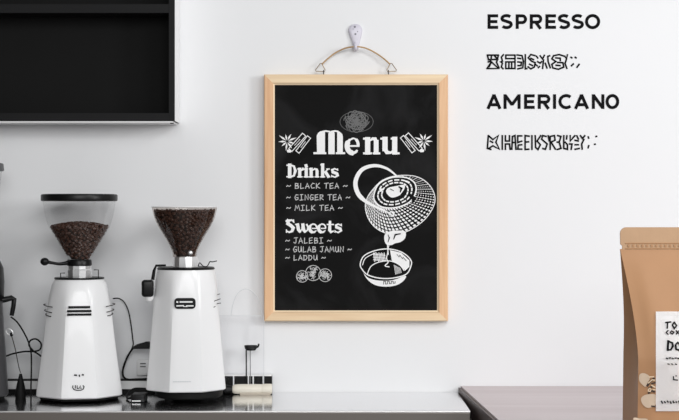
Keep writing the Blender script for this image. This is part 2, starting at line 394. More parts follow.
bm = bmesh.new()
K3 = 5.6
def s6(x, y): return (275 + x / K3, 215 + y / K3)
fat(bm, [([s6(106, 40), s6(94, 28), s6(76, 32), s6(72, 48), s6(90, 60), s6(102, 72), s6(96, 90), s6(80, 97), s6(66, 90)], [1.2, 1.6, 2.6, 3.4, 3.4, 3.4, 2.6, 1.6, 1.4]),
         ([s6(104, 26), s6(106, 42)], 1.1), ([s6(64, 82), s6(64, 98)], 1.1), ([s6(70, 44), s6(62, 34), s6(72, 24)], 1.3),
         ([s6(126, 52), s6(132, 82), s6(140, 94)], [3.2, 3.4, 2.4]), ([s6(114, 53), s6(130, 53)], 1.2), ([s6(140, 96), s6(150, 80), s6(152, 52)], [1.6, 1.2, 1.2]),
         ([s6(156, 52), s6(160, 82), s6(168, 94)], [3.2, 3.4, 2.4]), ([s6(168, 96), s6(182, 84), s6(184, 66), s6(178, 54)], [1.6, 1.4, 1.4, 2.2]),
         (ell(*s6(214, 74), 3.6, 4.0, 0, 35, 265, 16), [1.1] * 2 + [2.0] * 3 + [3.2] * 8 + [1.8] * 2 + [1.1] * 2), (ell(*s6(215, 70), 3.2, 3.4, 0, 255, 365, 8), 1.5), ([s6(208, 75), s6(234, 75)], 1.1),
         (ell(*s6(264, 74), 3.6, 4.0, 0, 35, 265, 16), [1.1] * 2 + [2.0] * 3 + [3.2] * 8 + [1.8] * 2 + [1.1] * 2), (ell(*s6(265, 70), 3.2, 3.4, 0, 255, 365, 8), 1.5), ([s6(258, 75), s6(284, 75)], 1.1),
         ([s6(308, 36), s6(306, 84), s6(314, 96), s6(328, 90)], [2.4, 3.2, 2.2, 1.2]), ([s6(292, 53), s6(328, 53)], 1.3),
         ([s6(370, 58), s6(354, 51), s6(342, 57), s6(344, 68), s6(366, 77), s6(370, 88), s6(354, 98), s6(338, 92)], [1.1, 1.4, 2.0, 2.8, 2.8, 2.0, 1.4, 1.2]),
         ([s6(371, 50), s6(372, 62)], 1.0), ([s6(336, 86), s6(336, 98)], 1.0)])
o = build('chalk_heading', bm, M['chalk'], board, recalc=False); o['label'] = 'white chalk heading Sweets'

# --- hand lettering: unit glyphs, x 0..1 right, y 0..1 down
G = {'A': [[(0, 1), (.45, 0), (.9, 1)], [(.1, .62), (.85, .62)]], 'B': [[(.1, 0), (.1, 1)], [(.1, 0), (.75, .1), (.7, .4), (.1, .47)], [(.1, .47), (.9, .6), (.8, .95), (.1, 1)]],
     'C': [[(.9, .12), (.5, 0), (.05, .45), (.3, .95), (.9, .9)]], 'D': [[(.1, 0), (.1, 1)], [(0, 0), (.7, .15), (.9, .55), (.6, .92), (0, 1)]],
     'E': [[(.85, 0), (.1, .05), (.1, 1), (.9, .95)], [(.1, .5), (.75, .47)]], 'G': [[(.9, .1), (.4, 0), (.05, .5), (.35, 1), (.85, .9), (.85, .55), (.5, .55)]],
     'I': [[(.45, 0), (.45, 1)], [(.1, 0), (.85, 0)], [(.05, 1), (.9, 1)]], 'J': [[(.6, 0), (.6, .8), (.35, 1), (.0, .8)], [(.1, 0), (.95, 0)]],
     'K': [[(.1, 0), (.1, 1)], [(.85, 0), (.12, .55), (.95, 1)]], 'L': [[(.15, 0), (.1, 1), (.85, .95)]],
     'M': [[(0, 1), (.2, 0), (.5, .65), (.8, 0), (1, 1)]], 'N': [[(.1, 1), (.12, 0), (.85, 1), (.88, 0)]],
     'R': [[(.1, 1), (.1, 0), (.8, .12), (.75, .42), (.1, .52), (.9, 1)]], 'T': [[(.5, 0), (.45, 1)], [(0, .02), (1, 0)]],
     'U': [[(.1, 0), (.1, .75), (.4, 1), (.75, .8), (.85, 0)], [(.85, .3), (.95, 1)]], '~': [[(0, .62), (.25, .42), (.55, .58), (.8, .62), (1, .45)]],
     'O': [[(.5, 0), (.05, .5), (.5, 1), (.95, .5), (.5, 0)]]}
def hand(bm, text, x0, x1, ytop, ybot, sf, w=0.72):
    adv = [0.6 if ch == ' ' else (1.15 if ch == 'M' else 1.0) for ch in text]
    u = (x1 - x0) / sum(adv); x = x0
    for ch, ad in zip(text, adv):
        if ch != ' ':
            for line in G[ch]:
                pts = [(x + q[0] * u * 0.80 * ad + random.uniform(-.08, .08), ytop + q[1] * (ybot - ytop) - (q[0] * 0.4)) for q in line]
                stroke(bm, pts, w, sf, 0.0006)
        x += ad * u
for text, x0, x1, y0, y1 in [('~ BLACK TEA ~', 286.5, 348.5, 183.4, 188.6), ('~ GINGER TEA ~', 286.5, 351, 194.8, 200.2), ('~ MILK TEA ~', 286.5, 343.5, 205.4, 210.6),
                             ('~ JALEBI ~', 285.5, 332.5, 238, 243.4), ('~ GULAB JAMUN ~', 285.5, 352.5, 246.8, 252.2), ('~ LADDU ~', 285.5, 326.5, 255.3, 260.3)]:
    bm = bmesh.new(); hand(bm, text, x0, x1, y0, y1, sb)
    o = build('chalk_line', bm, M['chalk_soft'], board, recalc=False); o['label'] = 'hand-lettered chalk line ' + text.replace('~', '').strip()

# --- chalk teapot
bm = bmesh.new()
def q3(x, y): return (345 + x / 4.42, 155 + y / 4.42)
hp = sp2([q3(*q) for q in [(228, 92), (185, 60), (130, 47), (75, 65), (47, 115), (55, 165), (85, 200), (130, 226), (200, 258)]], 6)
nH = len(hp)
stroke(bm, hp, [1.4 + 3.0 * math.sin(min(1, i / nH * 1.35) * PI * 0.62) if i < nH * .7 else 3.9 - 3.0 * (i / nH - .7) / .3 for i in range(nH)], sb)
body = sp2([q3(*q) for q in [(90, 235), (98, 190), (125, 150), (165, 112), (225, 92), (300, 92), (350, 112), (385, 150), (398, 195), (385, 240), (345, 292), (280, 335), (215, 352), (150, 332), (108, 290)]], 6, True)
lid = sp2([q3(*q) for q in [(128, 175), (150, 128), (205, 100), (270, 100), (308, 125), (312, 165), (285, 208), (225, 232), (165, 230), (133, 205)]], 9, True)
stroke(bm, body, 0.8, sb, closed=True)
stroke(bm, lid, 1.3, sb, closed=True)
nb = 90
def samp(c, f):
    i = f % 1 * len(c); k = int(i); u = i - k; a_, b_ = c[k % len(c)], c[(k + 1) % len(c)]
    return Vector((a_[0] + (b_[0] - a_[0]) * u, a_[1] + (b_[1] - a_[1]) * u))
rows, cols = 8, 56
for j in range(rows):
    t0 = (j + 0.22) / rows; t1 = (j + 0.86) / rows
    for k in range(cols):
        f0 = (k + .5 * (j % 2) * 0) / cols
        fill = .50 + .16 * math.cos(2 * PI * (f0 - .86))       # the weave is filled in more towards the lower left
        t1_ = t0 + (t1 - t0) * (.72 + .28 * math.cos(2 * PI * (f0 - .86)))
        f1 = f0 + fill / cols
        prism(bm, [tuple(samp(lid, f0).lerp(samp(body, f0), t0)), tuple(samp(lid, f1).lerp(samp(body, f1), t0)), tuple(samp(lid, f1).lerp(samp(body, f1), t1_)), tuple(samp(lid, f0).lerp(samp(body, f0), t1_))], sb)
for k in range(0, cols, 2):
    f = (k + .2) / cols; a_, b_ = samp(lid, f), samp(body, f)
    stroke(bm, [tuple(a_.lerp(b_, .05)), tuple(a_.lerp(b_, .97))], 0.35, sb)
# lid rings and knob
for sc, w in ((0.80, 0.9), (0.62, 0.9)):
    cx, cy = q3(220, 163)
    ring = [(cx + (x - cx) * sc, cy + (y - cy) * sc) for x, y in lid]
    for k in range(0, len(ring), 5): stroke(bm, [ring[(k + q) % len(ring)] for q in range(4)], w + .5, sb)
kn = sp2([q3(*q) for q in [(182, 165), (190, 146), (222, 138), (262, 132), (262, 150), (250, 168), (238, 180), (205, 188)]], 4, True)
prism(bm, kn, sb)
prism(bm, ell(*q3(160, 155), 2.2, 1.4, -40, n=12)[:-1], sb); prism(bm, ell(*q3(275, 118), 3.0, 1.0, 20, n=12)[:-1], sb)
prism(bm, ell(*q3(206, 261), 3.0, 3.0, 0, n=16)[:-1], sb)
# spout
spt = sp2([q3(*q) for q in [(176, 352), (196, 338), (232, 334), (266, 338), (266, 366), (246, 384), (222, 390), (206, 398), (184, 396), (174, 376)]], 4, True)
prism(bm, spt, sb)
drop = sp2([q3(*q) for q in [(195, 396), (190, 418), (192, 440)]], 4); stroke(bm, drop, [0.8] * len(drop), sb)
tp = build('chalk_drawing', bm, M['chalk'], board, recalc=False); tp['label'] = 'white chalk drawing of a teapot'
bm = bmesh.new()
for pts, w in [([q3(238, 140), q3(250, 148), q3(244, 164)], [1.2, 2.2, 1.0]), ([q3(215, 372), q3(222, 352), q3(245, 348)], [.8, 1.6, 1.0]), ([q3(190, 352), q3(196, 366), q3(190, 385)], [0.5, 1.2, .6]),
               ([q3(288, 178), q3(305, 192), q3(300, 208)], [3, 4, 2]), ([q3(203, 255), q3(210, 262)], .9), ([q3(200, 150), q3(215, 158)], .7)]:
    bm = bmesh.new(); stroke(bm, pts, w, lambda x, y, h: sb(x, y, 0.0018 + h * .1), 0.001); build('drawing_gap', bm, M['board'], tp, recalc=False)

# --- chalk cup
bm = bmesh.new()
def q4(x, y): return (345 + x / 5.25, 220 + y / 5.25)
rim = sp2([q4(*q) for q in [(80, 232), (100, 188), (160, 160), (230, 152), (300, 170), (345, 210), (345, 245), (320, 285), (250, 305), (180, 305), (120, 288), (92, 262)]], 6, True)
stroke(bm, rim, 1.1, sb, closed=True)
stroke(bm, sp2([q4(*q) for q in [(92, 236), (108, 200), (160, 172)]], 6), 0.8, sb)
stroke(bm, sp2([q4(*q) for q in [(118, 282), (135, 245), (175, 222), (235, 215), (285, 235), (310, 265)]], 6), 0.9, sb)
prism(bm, [q4(*q) for q in [(236, 158), (295, 172), (338, 212), (338, 245), (316, 266), (290, 236), (246, 214)]], sb)
prism(bm, sp2([q4(*q) for q in [(98, 280), (125, 305), (180, 318), (250, 316), (318, 292), (308, 318), (270, 342), (215, 350), (160, 342), (120, 315)]], 3, True), sb)
for k in range(9):
    x = 150 + k * 7; stroke(bm, [q4(x, 172 + 4 * (k % 2)), q4(x + 5, 218 - 3 * (k % 3))], 0.75, sb)
for yy in (180, 195, 208): stroke(bm, [q4(148, yy), q4(212, yy + 5)], 0.5, sb)
for k in range(6): stroke(bm, [q4(258 + k * 6, 236 + k * 3), q4(266 + k * 6, 286 - k * 2)], 0.5, sb)
stroke(bm, sp2([q4(*q) for q in [(222, 120), (225, 165), (218, 200), (226, 222), (210, 240), (232, 246)]], 5), 1.0, sb)
cp = build('chalk_drawing', bm, M['chalk'], board, recalc=False); cp['label'] = 'white chalk drawing of a bowl being filled'
def sbk(x, y, h): return sb(x, y, 0.0018 + h * .1)
bm = bmesh.new()
stroke(bm, [q4(203 + (k // 2) * 10, 322 if (k // 2 + k) % 2 else 337 - k // 2) for k in range(14)], 0.6, sbk)
build('drawing_gap', bm, M['board'], cp, recalc=False)
bm = bmesh.new()
stroke(bm, [q4(272, 180), q4(284, 194), q4(288, 184), q4(302, 203), q4(305, 195), q4(322, 215)], 0.5, sbk)
build('drawing_gap', bm, M['board'], cp, recalc=False)

# --- three round sweets
bm = bmesh.new()
for cx, cy, r in [(302.2, 276.4, 5.8), (313.2, 273.0, 7.6), (325.2, 275.2, 6.4)]:
    stroke(bm, ell(cx, cy, r, r, n=24)[:-1], 0.6, sb, closed=True)
    for k in range(26):
        a0 = random.uniform(0, 2 * PI); rr = random.uniform(.1, .8) * r
        x, y = cx + rr * math.cos(a0), cy + rr * math.sin(a0); an = random.uniform(0, 180)
        stroke(bm, ell(x, y, 1.3, 0.9, an, 0, 230, 6), 0.5, sb)
o = build('chalk_drawing', bm, M['chalk_soft'], board, recalc=False); o['label'] = 'fine chalk drawing of three round sweets'

# --- coiled sweet, dim grey
bm = bmesh.new()
stroke(bm, ell(356.6, 121.8, 16.6, 10.2, 0, n=36)[:-1], 0.45, sb, closed=True)
for k in range(20):
    a0 = k * 2.4
    stroke(bm, ell(356.4 + 5.2 * math.cos(a0), 121.4 + 3.6 * math.sin(a0), 7.6, 4.4, k * 33, 20 * k, 20 * k + 290, 22), 0.75, sb)
stroke(bm, [(357, 130), (361, 126), (363, 124)], 0.9, sb)
o = build('chalk_drawing', bm, M['chalk_grey'], board, recalc=False); o['label'] = 'dim grey chalk drawing of a coiled sweet on a plate'

# --- star anise and cinnamon sticks, mirrored left and right
def spice(fn, lab):
    bm = bmesh.new()
    for k in range(9):
        a0 = k * 2 * PI / 9 + .3; L = 46 + 8 * (k % 3); cx, cy = 103, 248
        tip = (cx + L * math.cos(a0), cy + L * .95 * math.sin(a0)); nx, ny = -math.sin(a0) * 8, math.cos(a0) * 8
        mid = (cx + L * .5 * math.cos(a0), cy + L * .5 * math.sin(a0))
        tri = [(cx + 6 * math.cos(a0), cy + 6 * math.sin(a0)), (mid[0] + nx * .7, mid[1] + ny * .7), tip, (mid[0] - nx * .7, mid[1] - ny * .7)]
        prism(bm, [fn(*q) for q in tri], sb)
    for (xa, ya, xb, yb, hw) in [(122, 300, 205, 208, 13), (165, 312, 234, 222, 12)]:
        dx, dy = xb - xa, yb - ya; l = math.hypot(dx, dy); nx, ny = -dy / l * hw, dx / l * hw
        stroke(bm, [fn(xa + nx, ya + ny), fn(xb + nx, yb + ny), fn(xb - nx, yb - ny), fn(xa - nx, ya - ny)], 0.8, sb, closed=True)
        stroke(bm, [fn(xa + dx * .3, ya + dy * .3), fn(xa + dx * .7, ya + dy * .7)], 0.5, sb)
    prism(bm, [fn(*q) for q in [(100, 300), (118, 295), (132, 306), (122, 316), (104, 314)]], sb)
    o = build('chalk_drawing', bm, M['chalk'], board, recalc=False); o['label'] = lab
spice(lambda x, y: (270 + x / K, 100 + y / K), 'chalk star anise and cinnamon left of the title')
spice(lambda x, y: (350 + (548 - x) / K - 0.3, 110 + (y - 62) / K), 'chalk star anise and cinnamon right of the title')

# --- hanging hardware: two wire triangles, screw plates, cord
YR = -0.016
for sgn in (-1, 1):
    cx = 356 + sgn * 35
    pts = [P(cx, 63.2, YR), P(cx - sgn * -5.4, 71.2, YR), P(cx - sgn * 4.6, 71.2, YR)]
    bm = bmesh.new()
    ring = [P(cx - sgn * 0.8, 63.4, YR), P(cx + sgn * 0.8, 63.4, YR), P(cx + sgn * 5.6, 70.2, YR), P(cx + sgn * 5.0, 71.2, YR), P(cx - sgn * 3.4, 71.6, YR), P(cx - sgn * 4.2, 70.0, YR), P(cx - sgn * 0.8, 63.4, YR)]
    tube(bm, ring, 0.0010, 8); tr = build('hanger_loop', bm, M['brass'], t, True)
    bm = bmesh.new(); lo = P(cx - sgn * 2.6, 75.5, YR); box(bm, (lo.x - 0.0013, YR - 0.003, lo.z), (lo.x + 0.0013, YR + 0.003, P(0, 70, YR).z), 0.0005)
    build('screw_eye', bm, M['screw'], tr)
rope = [P(321.8, 64.4, YR), P(328, 58.5, YR), P(336, 52.5, YR), P(345, 48.3, YR - .004), P(352, 46.9, YR - .010), P(356, 46.7, YR - .012), P(360, 46.9, YR - .010), P(367, 48.6, YR - .004), P(376, 53.2, YR), P(384, 58.8, YR), P(390.2, 64.4, YR)]
bm = bmesh.new(); tube(bm, smooth_path(rope, 6), 0.0018, 8); o = build('cord', bm, M['cord'], t, True); o['label'] = 'tan hanging cord'

# ------------------------------------------------------------------ wall hook (teardrop stick-on hook)
yk = -0.008
t = thing('wall_hook', 'small pale speckled teardrop hook stuck on the wall above the menu board', 'hook', P(355.5, 38, 0))
prof = [(355.6, 24.2), (359.4, 25.2), (361.8, 28.2), (362.2, 32), (360.8, 38), (359.4, 44), (358.2, 49), (356.6, 51.2), (354, 51.2), (352.6, 49), (352.4, 44), (350.6, 38), (348.8, 33), (348.6, 29), (351, 25.6)]
prof = sp2(prof, 3, True); cx = sum(p[0] for p in prof) / len(prof); cy = sum(p[1] for p in prof) / len(prof)
bm = bmesh.new(); rings = []
for sc, y in ((1, -0.0005), (1, -0.004), (0.94, -0.0068), (0.78, -0.0085), (0.45, -0.0095)):
    rings.append([bm.verts.new(P(cx + (x - cx) * sc, cy + (yy - cy) * sc, 0) + Vector((0, y, 0))) for x, yy in prof])
for a_, b_ in zip(rings, rings[1:]):
    for k in range(len(prof)): bm.faces.new((a_[k], a_[(k + 1) % len(prof)], b_[(k + 1) % len(prof)], b_[k]))
bm.faces.new(rings[0][::-1]); bm.faces.new(rings[-1])
build('hook_plate', bm, M['marble'], t, True)
bm = bmesh.new()   # the prong the cord lies in
tube(bm, smooth_path([P(355.6, 43, -.007), P(355.5, 47.6, -.016), P(355.4, 49.6, -.030), P(355.4, 48.4, -.046), P(355.5, 44.6, -.049)], 6), 0.0052, 12, lambda f: 1 - .25 * f)
build('hook_prong', bm, M['marble'], t, True)
bm = bmesh.new()
for x, y, r in [(354.9, 26.8, .9), (351.4, 30.2, .8), (355.4, 34, .9), (359.2, 29, .5), (357.6, 31.6, .5), (353.2, 29, .4), (360, 34, .5)]:
    ellipsoid(bm, P(x, y, -0.0094 + .0016 * (abs(x - 355.5) > 3)), r * .0030, .0009, r * .0027, 10, 6)
build('speckle', bm, M['speck'], t, True)

# ------------------------------------------------------------------ lettering on the wall
def sw(px, py, h=0.0): return P(px, py, 0) + Vector((0, -h, 0))
# bold sans capitals: strokes in a cap-height box, x0..x1 the letter's sides, pen width w
def capital(bm, ch, x0, x1, y0, y1, w):
    h_ = w / 2; l, r, tp_, bt = x0 + h_, x1 - h_, y0 + h_, y1 - h_; m_ = (y0 + y1) / 2; cx_ = (x0 + x1) / 2
    def st(*pts): stroke(bm, pts, w, sw, ext=0)
    def bowl(yt, yb_, xr):
        ry = (yb_ - yt) / 2; xc_ = xr - ry
        st((x0 + w, yt), *[(xc_ + ry * math.sin(a_), (yt + yb_) / 2 - ry * math.cos(a_)) for a_ in (PI * k / 12 for k in range(13))], (x0 + w, yb_))
    if ch in 'EPRIMN': st((l, y0), (l, y1))
    if ch == 'E':
        for y in (tp_, m_, bt): st((l, y), (x1 - (w * .25 if y == m_ else 0), y))
    if ch in 'PR': bowl(tp_, y0 + (y1 - y0) * (.60 if ch == 'P' else .57) - h_ * .3, r)
    if ch == 'R': st((cx_ - .2, m_ + .8), (x1 - h_ * 1.1, y1))
    if ch == 'O': stroke(bm, ell(cx_, m_, (r - l) / 2, (bt - tp_) / 2, n=36)[:-1], w, sw, closed=True)
    if ch == 'C': st(*ell(cx_ + .5, m_, (r - l) / 2 + .4, (bt - tp_) / 2, 0, 48, 312, 30))
    if ch == 'S':
        q = (bt - tp_) / 4; xw = (r - l) / 2
        up_ = [(cx_ + xw * math.cos(a_), tp_ + q * .96 - q * .96 * math.sin(a_)) for a_ in (math.radians(35 + k * 13) for k in range(15))]
        dn_ = [(cx_ - xw * 1.02 * math.cos(a_), bt - q * 1.04 + q * 1.04 * math.sin(a_)) for a_ in (math.radians(35 + k * 13) for k in range(15))][::-1]
        st(*up_, *dn_)
    if ch == 'A':
        st((x0 + h_, y1), (cx_, y0 + .6)); st((x1 - h_, y1), (cx_, y0 + .6)); st((x0 + (x1 - x0) * .24, y1 - 4.2), (x1 - (x1 - x0) * .24, y1 - 4.2))
        prism(bm, [(cx_ - h_ * 1.1, y0), (cx_ + h_ * 1.1, y0), (cx_ + h_, y0 + 2), (cx_ - h_, y0 + 2)], sw)
    if ch == 'M':
        st((r, y0), (r, y1)); st((l + .1, y0 + 1.0), (cx_, y1 - 4.2)); st((r - .1, y0 + 1.0), (cx_, y1 - 4.2))
        prism(bm, [(cx_ - h_, y1 - 5.6), (cx_ + h_, y1 - 5.6), (cx_ + h_ * .7, y1 - 3.4), (cx_ - h_ * .7, y1 - 3.4)], sw)
    if ch == 'N': st((r, y0), (r, y1)); st((l + .1, y0 + .9), (r - .1, y1 - .9))
def bold_word(name, word, spans, y0, y1, label):
    bm = bmesh.new()
    for ch, (xa, xb) in zip(word, spans):
        ov = .25 if ch in 'OCS' else 0
        capital(bm, ch, 470 + xa / 2.627, 470 + xb / 2.627, y0 - ov, y1 + ov, 3.1)
    o = build(name, bm, M['ink'], recalc=False); recenter(o); tag(o, label, 'lettering')
bold_word('wall_lettering', 'ESPRESSO', [(46, 74), (80, 112), (120, 150), (157, 190), (198, 226), (231, 263), (267, 299), (302, 342)], 14.3, 28.9, 'bold black word ESPRESSO on the white wall at the top right')
bold_word('wall_lettering', 'AMERICANO', [(43, 83), (88, 133), (142, 170), (178, 211), (218, 225), (232, 271), (273, 313), (320, 353), (356, 392)], 94.3, 108.9, 'bold black word AMERICANO on the white wall below ESPRESSO')
line1 = [[(40, 55), (100, 55)], [(40, 55), (46, 80), (98, 78)], [(38, 128), (62, 92), (100, 128), (38, 128)], [(62, 60), (60, 76)], [(80, 60), (94, 76)], [(100, 55), (90, 95), (104, 126)], [(50, 118), (58, 100)], [(44, 92), (60, 88)],
         [(128, 52), (116, 66), (122, 88), (113, 92), (122, 98), (116, 120), (126, 130)],
         [(140, 55), (190, 55)], [(140, 55), (140, 74), (190, 74)], [(190, 92), (140, 92), (140, 128), (190, 128), (190, 55)], [(157, 96), (157, 124)], [(172, 96), (172, 124)],
         [(200, 54), (228, 58), (236, 90), (232, 124), (204, 130)], [(204, 72), (222, 74)], [(204, 92), (225, 94), (222, 112), (205, 112)],
         [(246, 52), (246, 130), (256, 128)], [(300, 58), (276, 52), (262, 70), (280, 88), (300, 96), (295, 120), (276, 130), (260, 118)], [(275, 72), (292, 80)], [(268, 104), (286, 112)],
         [(306, 60), (314, 72)], [(312, 90), (322, 96)], [(304, 108), (312, 114)], [(316, 124), (324, 116)], [(326, 58), (340, 76), (350, 55)], [(345, 80), (340, 128)], [(325, 100), (335, 90)], [(354, 98), (364, 126)],
         [(380, 58), (368, 62), (370, 90), (382, 125)], [(455, 60), (430, 52), (400, 58), (390, 75), (412, 90), (390, 105), (396, 125), (426, 132), (455, 120), (450, 96), (420, 95)], [(410, 70), (436, 72), (436, 86)], [(412, 110), (436, 112)],
         [(475, 52), (470, 76), (460, 60)], [(470, 76), (462, 100), (472, 128)], [(493, 66), (500, 71)], [(516, 66), (523, 71)], [(496, 114), (508, 102)], [(526, 122), (539, 104)]]
line2 = [[(45, 30), (40, 100), (60, 106)], [(45, 30), (70, 52), (100, 30), (86, 66), (105, 104), (70, 86), (48, 100)], [(55, 60), (70, 68)], [(121, 30), (121, 106)],
         [(138, 30), (138, 60), (160, 60), (160, 30)], [(138, 106), (138, 76), (160, 76), (164, 106)], [(173, 106), (176, 35), (190, 30), (195, 106)], [(175, 68), (192, 68)],
         [(228, 32), (205, 32), (205, 68), (228, 60)], [(228, 104), (205, 104), (208, 82), (228, 80)], [(268, 34), (245, 30), (245, 106), (266, 104)], [(245, 66), (265, 64)], [(282, 30), (282, 106)],
         [(300, 30), (302, 95), (315, 106), (328, 80), (310, 60), (330, 30)], [(360, 35), (340, 30), (335, 50), (365, 76), (355, 105), (340, 100)], [(370, 30), (376, 60)],
         [(381, 106), (381, 35), (404, 30), (408, 55), (386, 66), (410, 105)], [(420, 30), (440, 35), (430, 65), (440, 100), (418, 106)], [(418, 66), (430, 66)],
         [(455, 30), (455, 100), (475, 105), (475, 80), (462, 65)], [(472, 30), (470, 50)], [(490, 30), (490, 60), (505, 42), (516, 30)], [(485, 76), (500, 76), (495, 106)],
         [(515, 56), (535, 60)], [(515, 80), (535, 80)], [(515, 105), (540, 100)], [(525, 30), (535, 50)], [(545, 30), (556, 46), (570, 30)], [(565, 50), (552, 76), (555, 105)],
         [(588, 36), (590, 46)], [(591, 84), (587, 98)], [(629, 36), (635, 34)], [(621, 78), (627, 77)]]
for lines, oy, lab in [(line1, 45, 'small illegible black squiggle line between ESPRESSO and AMERICANO on the wall'), (line2, 130, 'small illegible black squiggle line under AMERICANO on the wall')]:
    bm = bmesh.new()
    for l in lines:
        stroke(bm, [(480 + x / 5.432, oy + y / 5.432) for x, y in l], 1.7, sw, 0.0006)
    o = build('wall_lettering', bm, M['ink'], recalc=False); recenter(o); tag(o, lab, 'lettering')

# ------------------------------------------------------------------ coffee grinders
bean_me = None
def bean_geo():
    bm = bmesh.new(); bmesh.ops.create_uvsphere(bm, u_segments=10, v_segments=7, radius=1)
    vs = []
    for v in bm.verts:
        x, y, z = v.co
        z2 = z * 0.62
        if z > 0.25 and abs(y) < 0.33: z2 -= 0.22
        vs.append(Vector((x, y * 0.74, z2)))
    bm.verts.index_update()
    fs = [[v.index for v in f.verts] for f in bm.faces]; bm.free()
    return vs, fs
BV, BF = bean_geo()

def bean_cone(name, c, prof, n, label, size, mound):
    """beans lying against a funnel wall and over the top; prof (r, z) bottom to top"""
    bm = bmesh.new()
    lathe(bm, c, [(max(r - size * 0.9, 0.002), z) for r, z in prof], 32)
    for f in bm.faces: f.material_index = 1
    def rad(z):
        for (r0, z0), (r1, z1) in zip(prof, prof[1:]):
            if z0 <= z <= z1: return r0 + (r1 - r0) * (z - z0) / max(z1 - z0, 1e-6)
        return prof[-1][0]
    zt, zb = prof[-1][1], prof[0][1]
    placed = []
    tries = 0
    while len(placed) < n and tries < n * 60:
        tries += 1
        z = zb + (zt - zb) * math.sqrt(random.random()); a = random.uniform(0, 2 * PI); r = rad(z) - size * 0.75
        if r < 0.003: continue
        p = Vector((c[0] + r * math.cos(a), c[1] + r * math.sin(a), z))
        if any((p - q).length < size * 1.25 for q in placed): continue
        placed.append(p)
        nrm = Vector((math.cos(a), math.sin(a), -0.5)).normalized()
        rot = nrm.to_track_quat('Z', 'Y').to_matrix() @ Matrix.Rotation(random.uniform(0, PI), 3, 'Z') @ Matrix.Rotation(random.uniform(-.35, .35), 3, 'X')
        s = size * random.uniform(.88, 1.08)
        vv = [bm.verts.new(p + rot @ (v * s)) for v in BV]
        for f in BF: bm.faces.new([vv[i] for i in f])
    for k in range(int(n * 0.6)):       # heaped top layer
        rr = rad(zt) * math.sqrt(random.random()) * 0.93; a = random.uniform(0, 2 * PI)
        p = Vector((c[0] + rr * math.cos(a), c[1] + rr * math.sin(a), zt - size * .3 + mound * (1 - (rr / rad(zt)) ** 2)))
        rot = Matrix.Rotation(random.uniform(0, PI), 3, 'Z') @ Matrix.Rotation(random.uniform(-.9, .9), 3, 'X')
        vv = [bm.verts.new(p + rot @ (v * size)) for v in BV]
        for f in BF: bm.faces.new([vv[i] for i in f])
    if mound:
        lathe(bm, c, [(rad(zt) - size, zt - .004), (rad(zt) * .6, zt + mound * .45), (0.004, zt + mound * .85)], 24)
        bm.faces.ensure_lookup_table()
    o = build(name, bm, [M['bean'], M['beanfill']], smooth=True, recalc=False); recenter(o)
    return tag(o, label, 'coffee beans', kind='stuff')

def octo(mix):
    """radius factor of a front-facing octagon of apothem 1, blended towards a circle by mix[i]"""
    def f(a, i):
        b = (a + PI / 8) % (PI / 4) - PI / 8
        o = min(1 / math.cos(b), 1.068)
        return o * (1 - mix[i]) + mix[i]
    return f

def grinder_body(root, cx, yc, prof_px, round_px, material, zbot=None):
    sc = F / (CAMD + yc); X = (cx - 339.5) / sc
    prof = [(hw / sc, H + (210 - py) / sc) for hw, py in prof_px]
    bm = bmesh.new(); lathe(bm, (X, yc), prof, 64, True, octo(round_px))
    return build('body', bm, material, root, 25)

# ---- left white grinder
yc = -0.137; CX = 79.3; sc = F / (CAMD + yc); X = (CX - 339.5) / sc
def zc(py): return H + (210 - py) / sc
def xc(px): return (px - 339.5) / sc
t = thing('coffee_grinder', 'white coffee grinder with a black-lidded clear hopper half full of beans', 'coffee grinder', (X, yc, STEEL), 'white coffee grinders on the steel counter')
zb = STEEL + 0.0095
hb = 210 + (H - zb) * sc
prof_px = [(40.5, hb), (42.2, hb - 1.2), (41.9, hb - 6), (35.4, 341), (32.6, 315), (30.6, 300), (29.0, 291), (27.0, 284), (24.6, 279.6), (23.4, 278.6)]
body1 = grinder_body(t, CX, yc, prof_px, [0, 0, 0, 0, 0.1, .35, .6, .85, 1, 1], M['white_metal'])
bm = bmesh.new(); lathe(bm, (X, yc), [(38.5 / sc, STEEL + .004), (39.5 / sc, STEEL + 0.0094)], 48, True, octo([0, 0])); build('base_plate', bm, M['rubber'], t)
for k in range(4):
    a_ = PI / 4 + k * PI / 2; bm = bmesh.new(); lathe(bm, (X + .074 * math.cos(a_), yc + .074 * math.sin(a_)), [(.009, STEEL), (.011, STEEL + .002), (.011, STEEL + .0042)], 16); build('foot', bm, M['rubber'], t)
bm = bmesh.new(); lathe(bm, (X, yc), [(24.6 / sc, zc(278.8)), (24.9 / sc, zc(278)), (24.4 / sc, zc(277.2))], 40); build('top_ring', bm, M['plastic'], t)
bm = bmesh.new(); lathe(bm, (X, yc), [(12.6 / sc, zc(277.4)), (12.9 / sc, zc(270)), (12.2 / sc, zc(269)), (12.2 / sc, zc(265.8))], 12)
build('neck', bm, M['chrome'], t, 20)
for sg, px in ((-1, 61), (1, 98)):
    bm = bmesh.new()
    tube(bm, [Vector((xc(px - sg * 4.5), yc - .03, zc(272.5 if sg < 0 else 269.5))), Vector((xc(px), yc - .03, zc(272.5 if sg < 0 else 269.5))), Vector((xc(px), yc - .03, zc(277.6)))], 0.0012, 6)
    build('clip', bm, M['plastic'], t)
bm = bmesh.new(); lathe(bm, (X, yc), [(11.2 / sc, zc(266)), (12.4 / sc, zc(265)), (12.4 / sc, zc(261)), (11.6 / sc, zc(259.6))], 32); sh = build('shutter_ring', bm, M['plastic'], t, True)
bm = bmesh.new()
tube(bm, smooth_path([Vector((xc(68), yc - .012, zc(262.6))), Vector((xc(60), yc - .014, zc(263.6))), Vector((xc(52), yc - .016, zc(262.4))), Vector((xc(45.5), yc - .018, zc(261)))], 5), 0.0055, 10, lambda f: 1 - .35 * math.sin(f * PI))
ellipsoid(bm, (xc(45.4), yc - .018, zc(261.2)), .0105, .009, .0095, 16, 10)
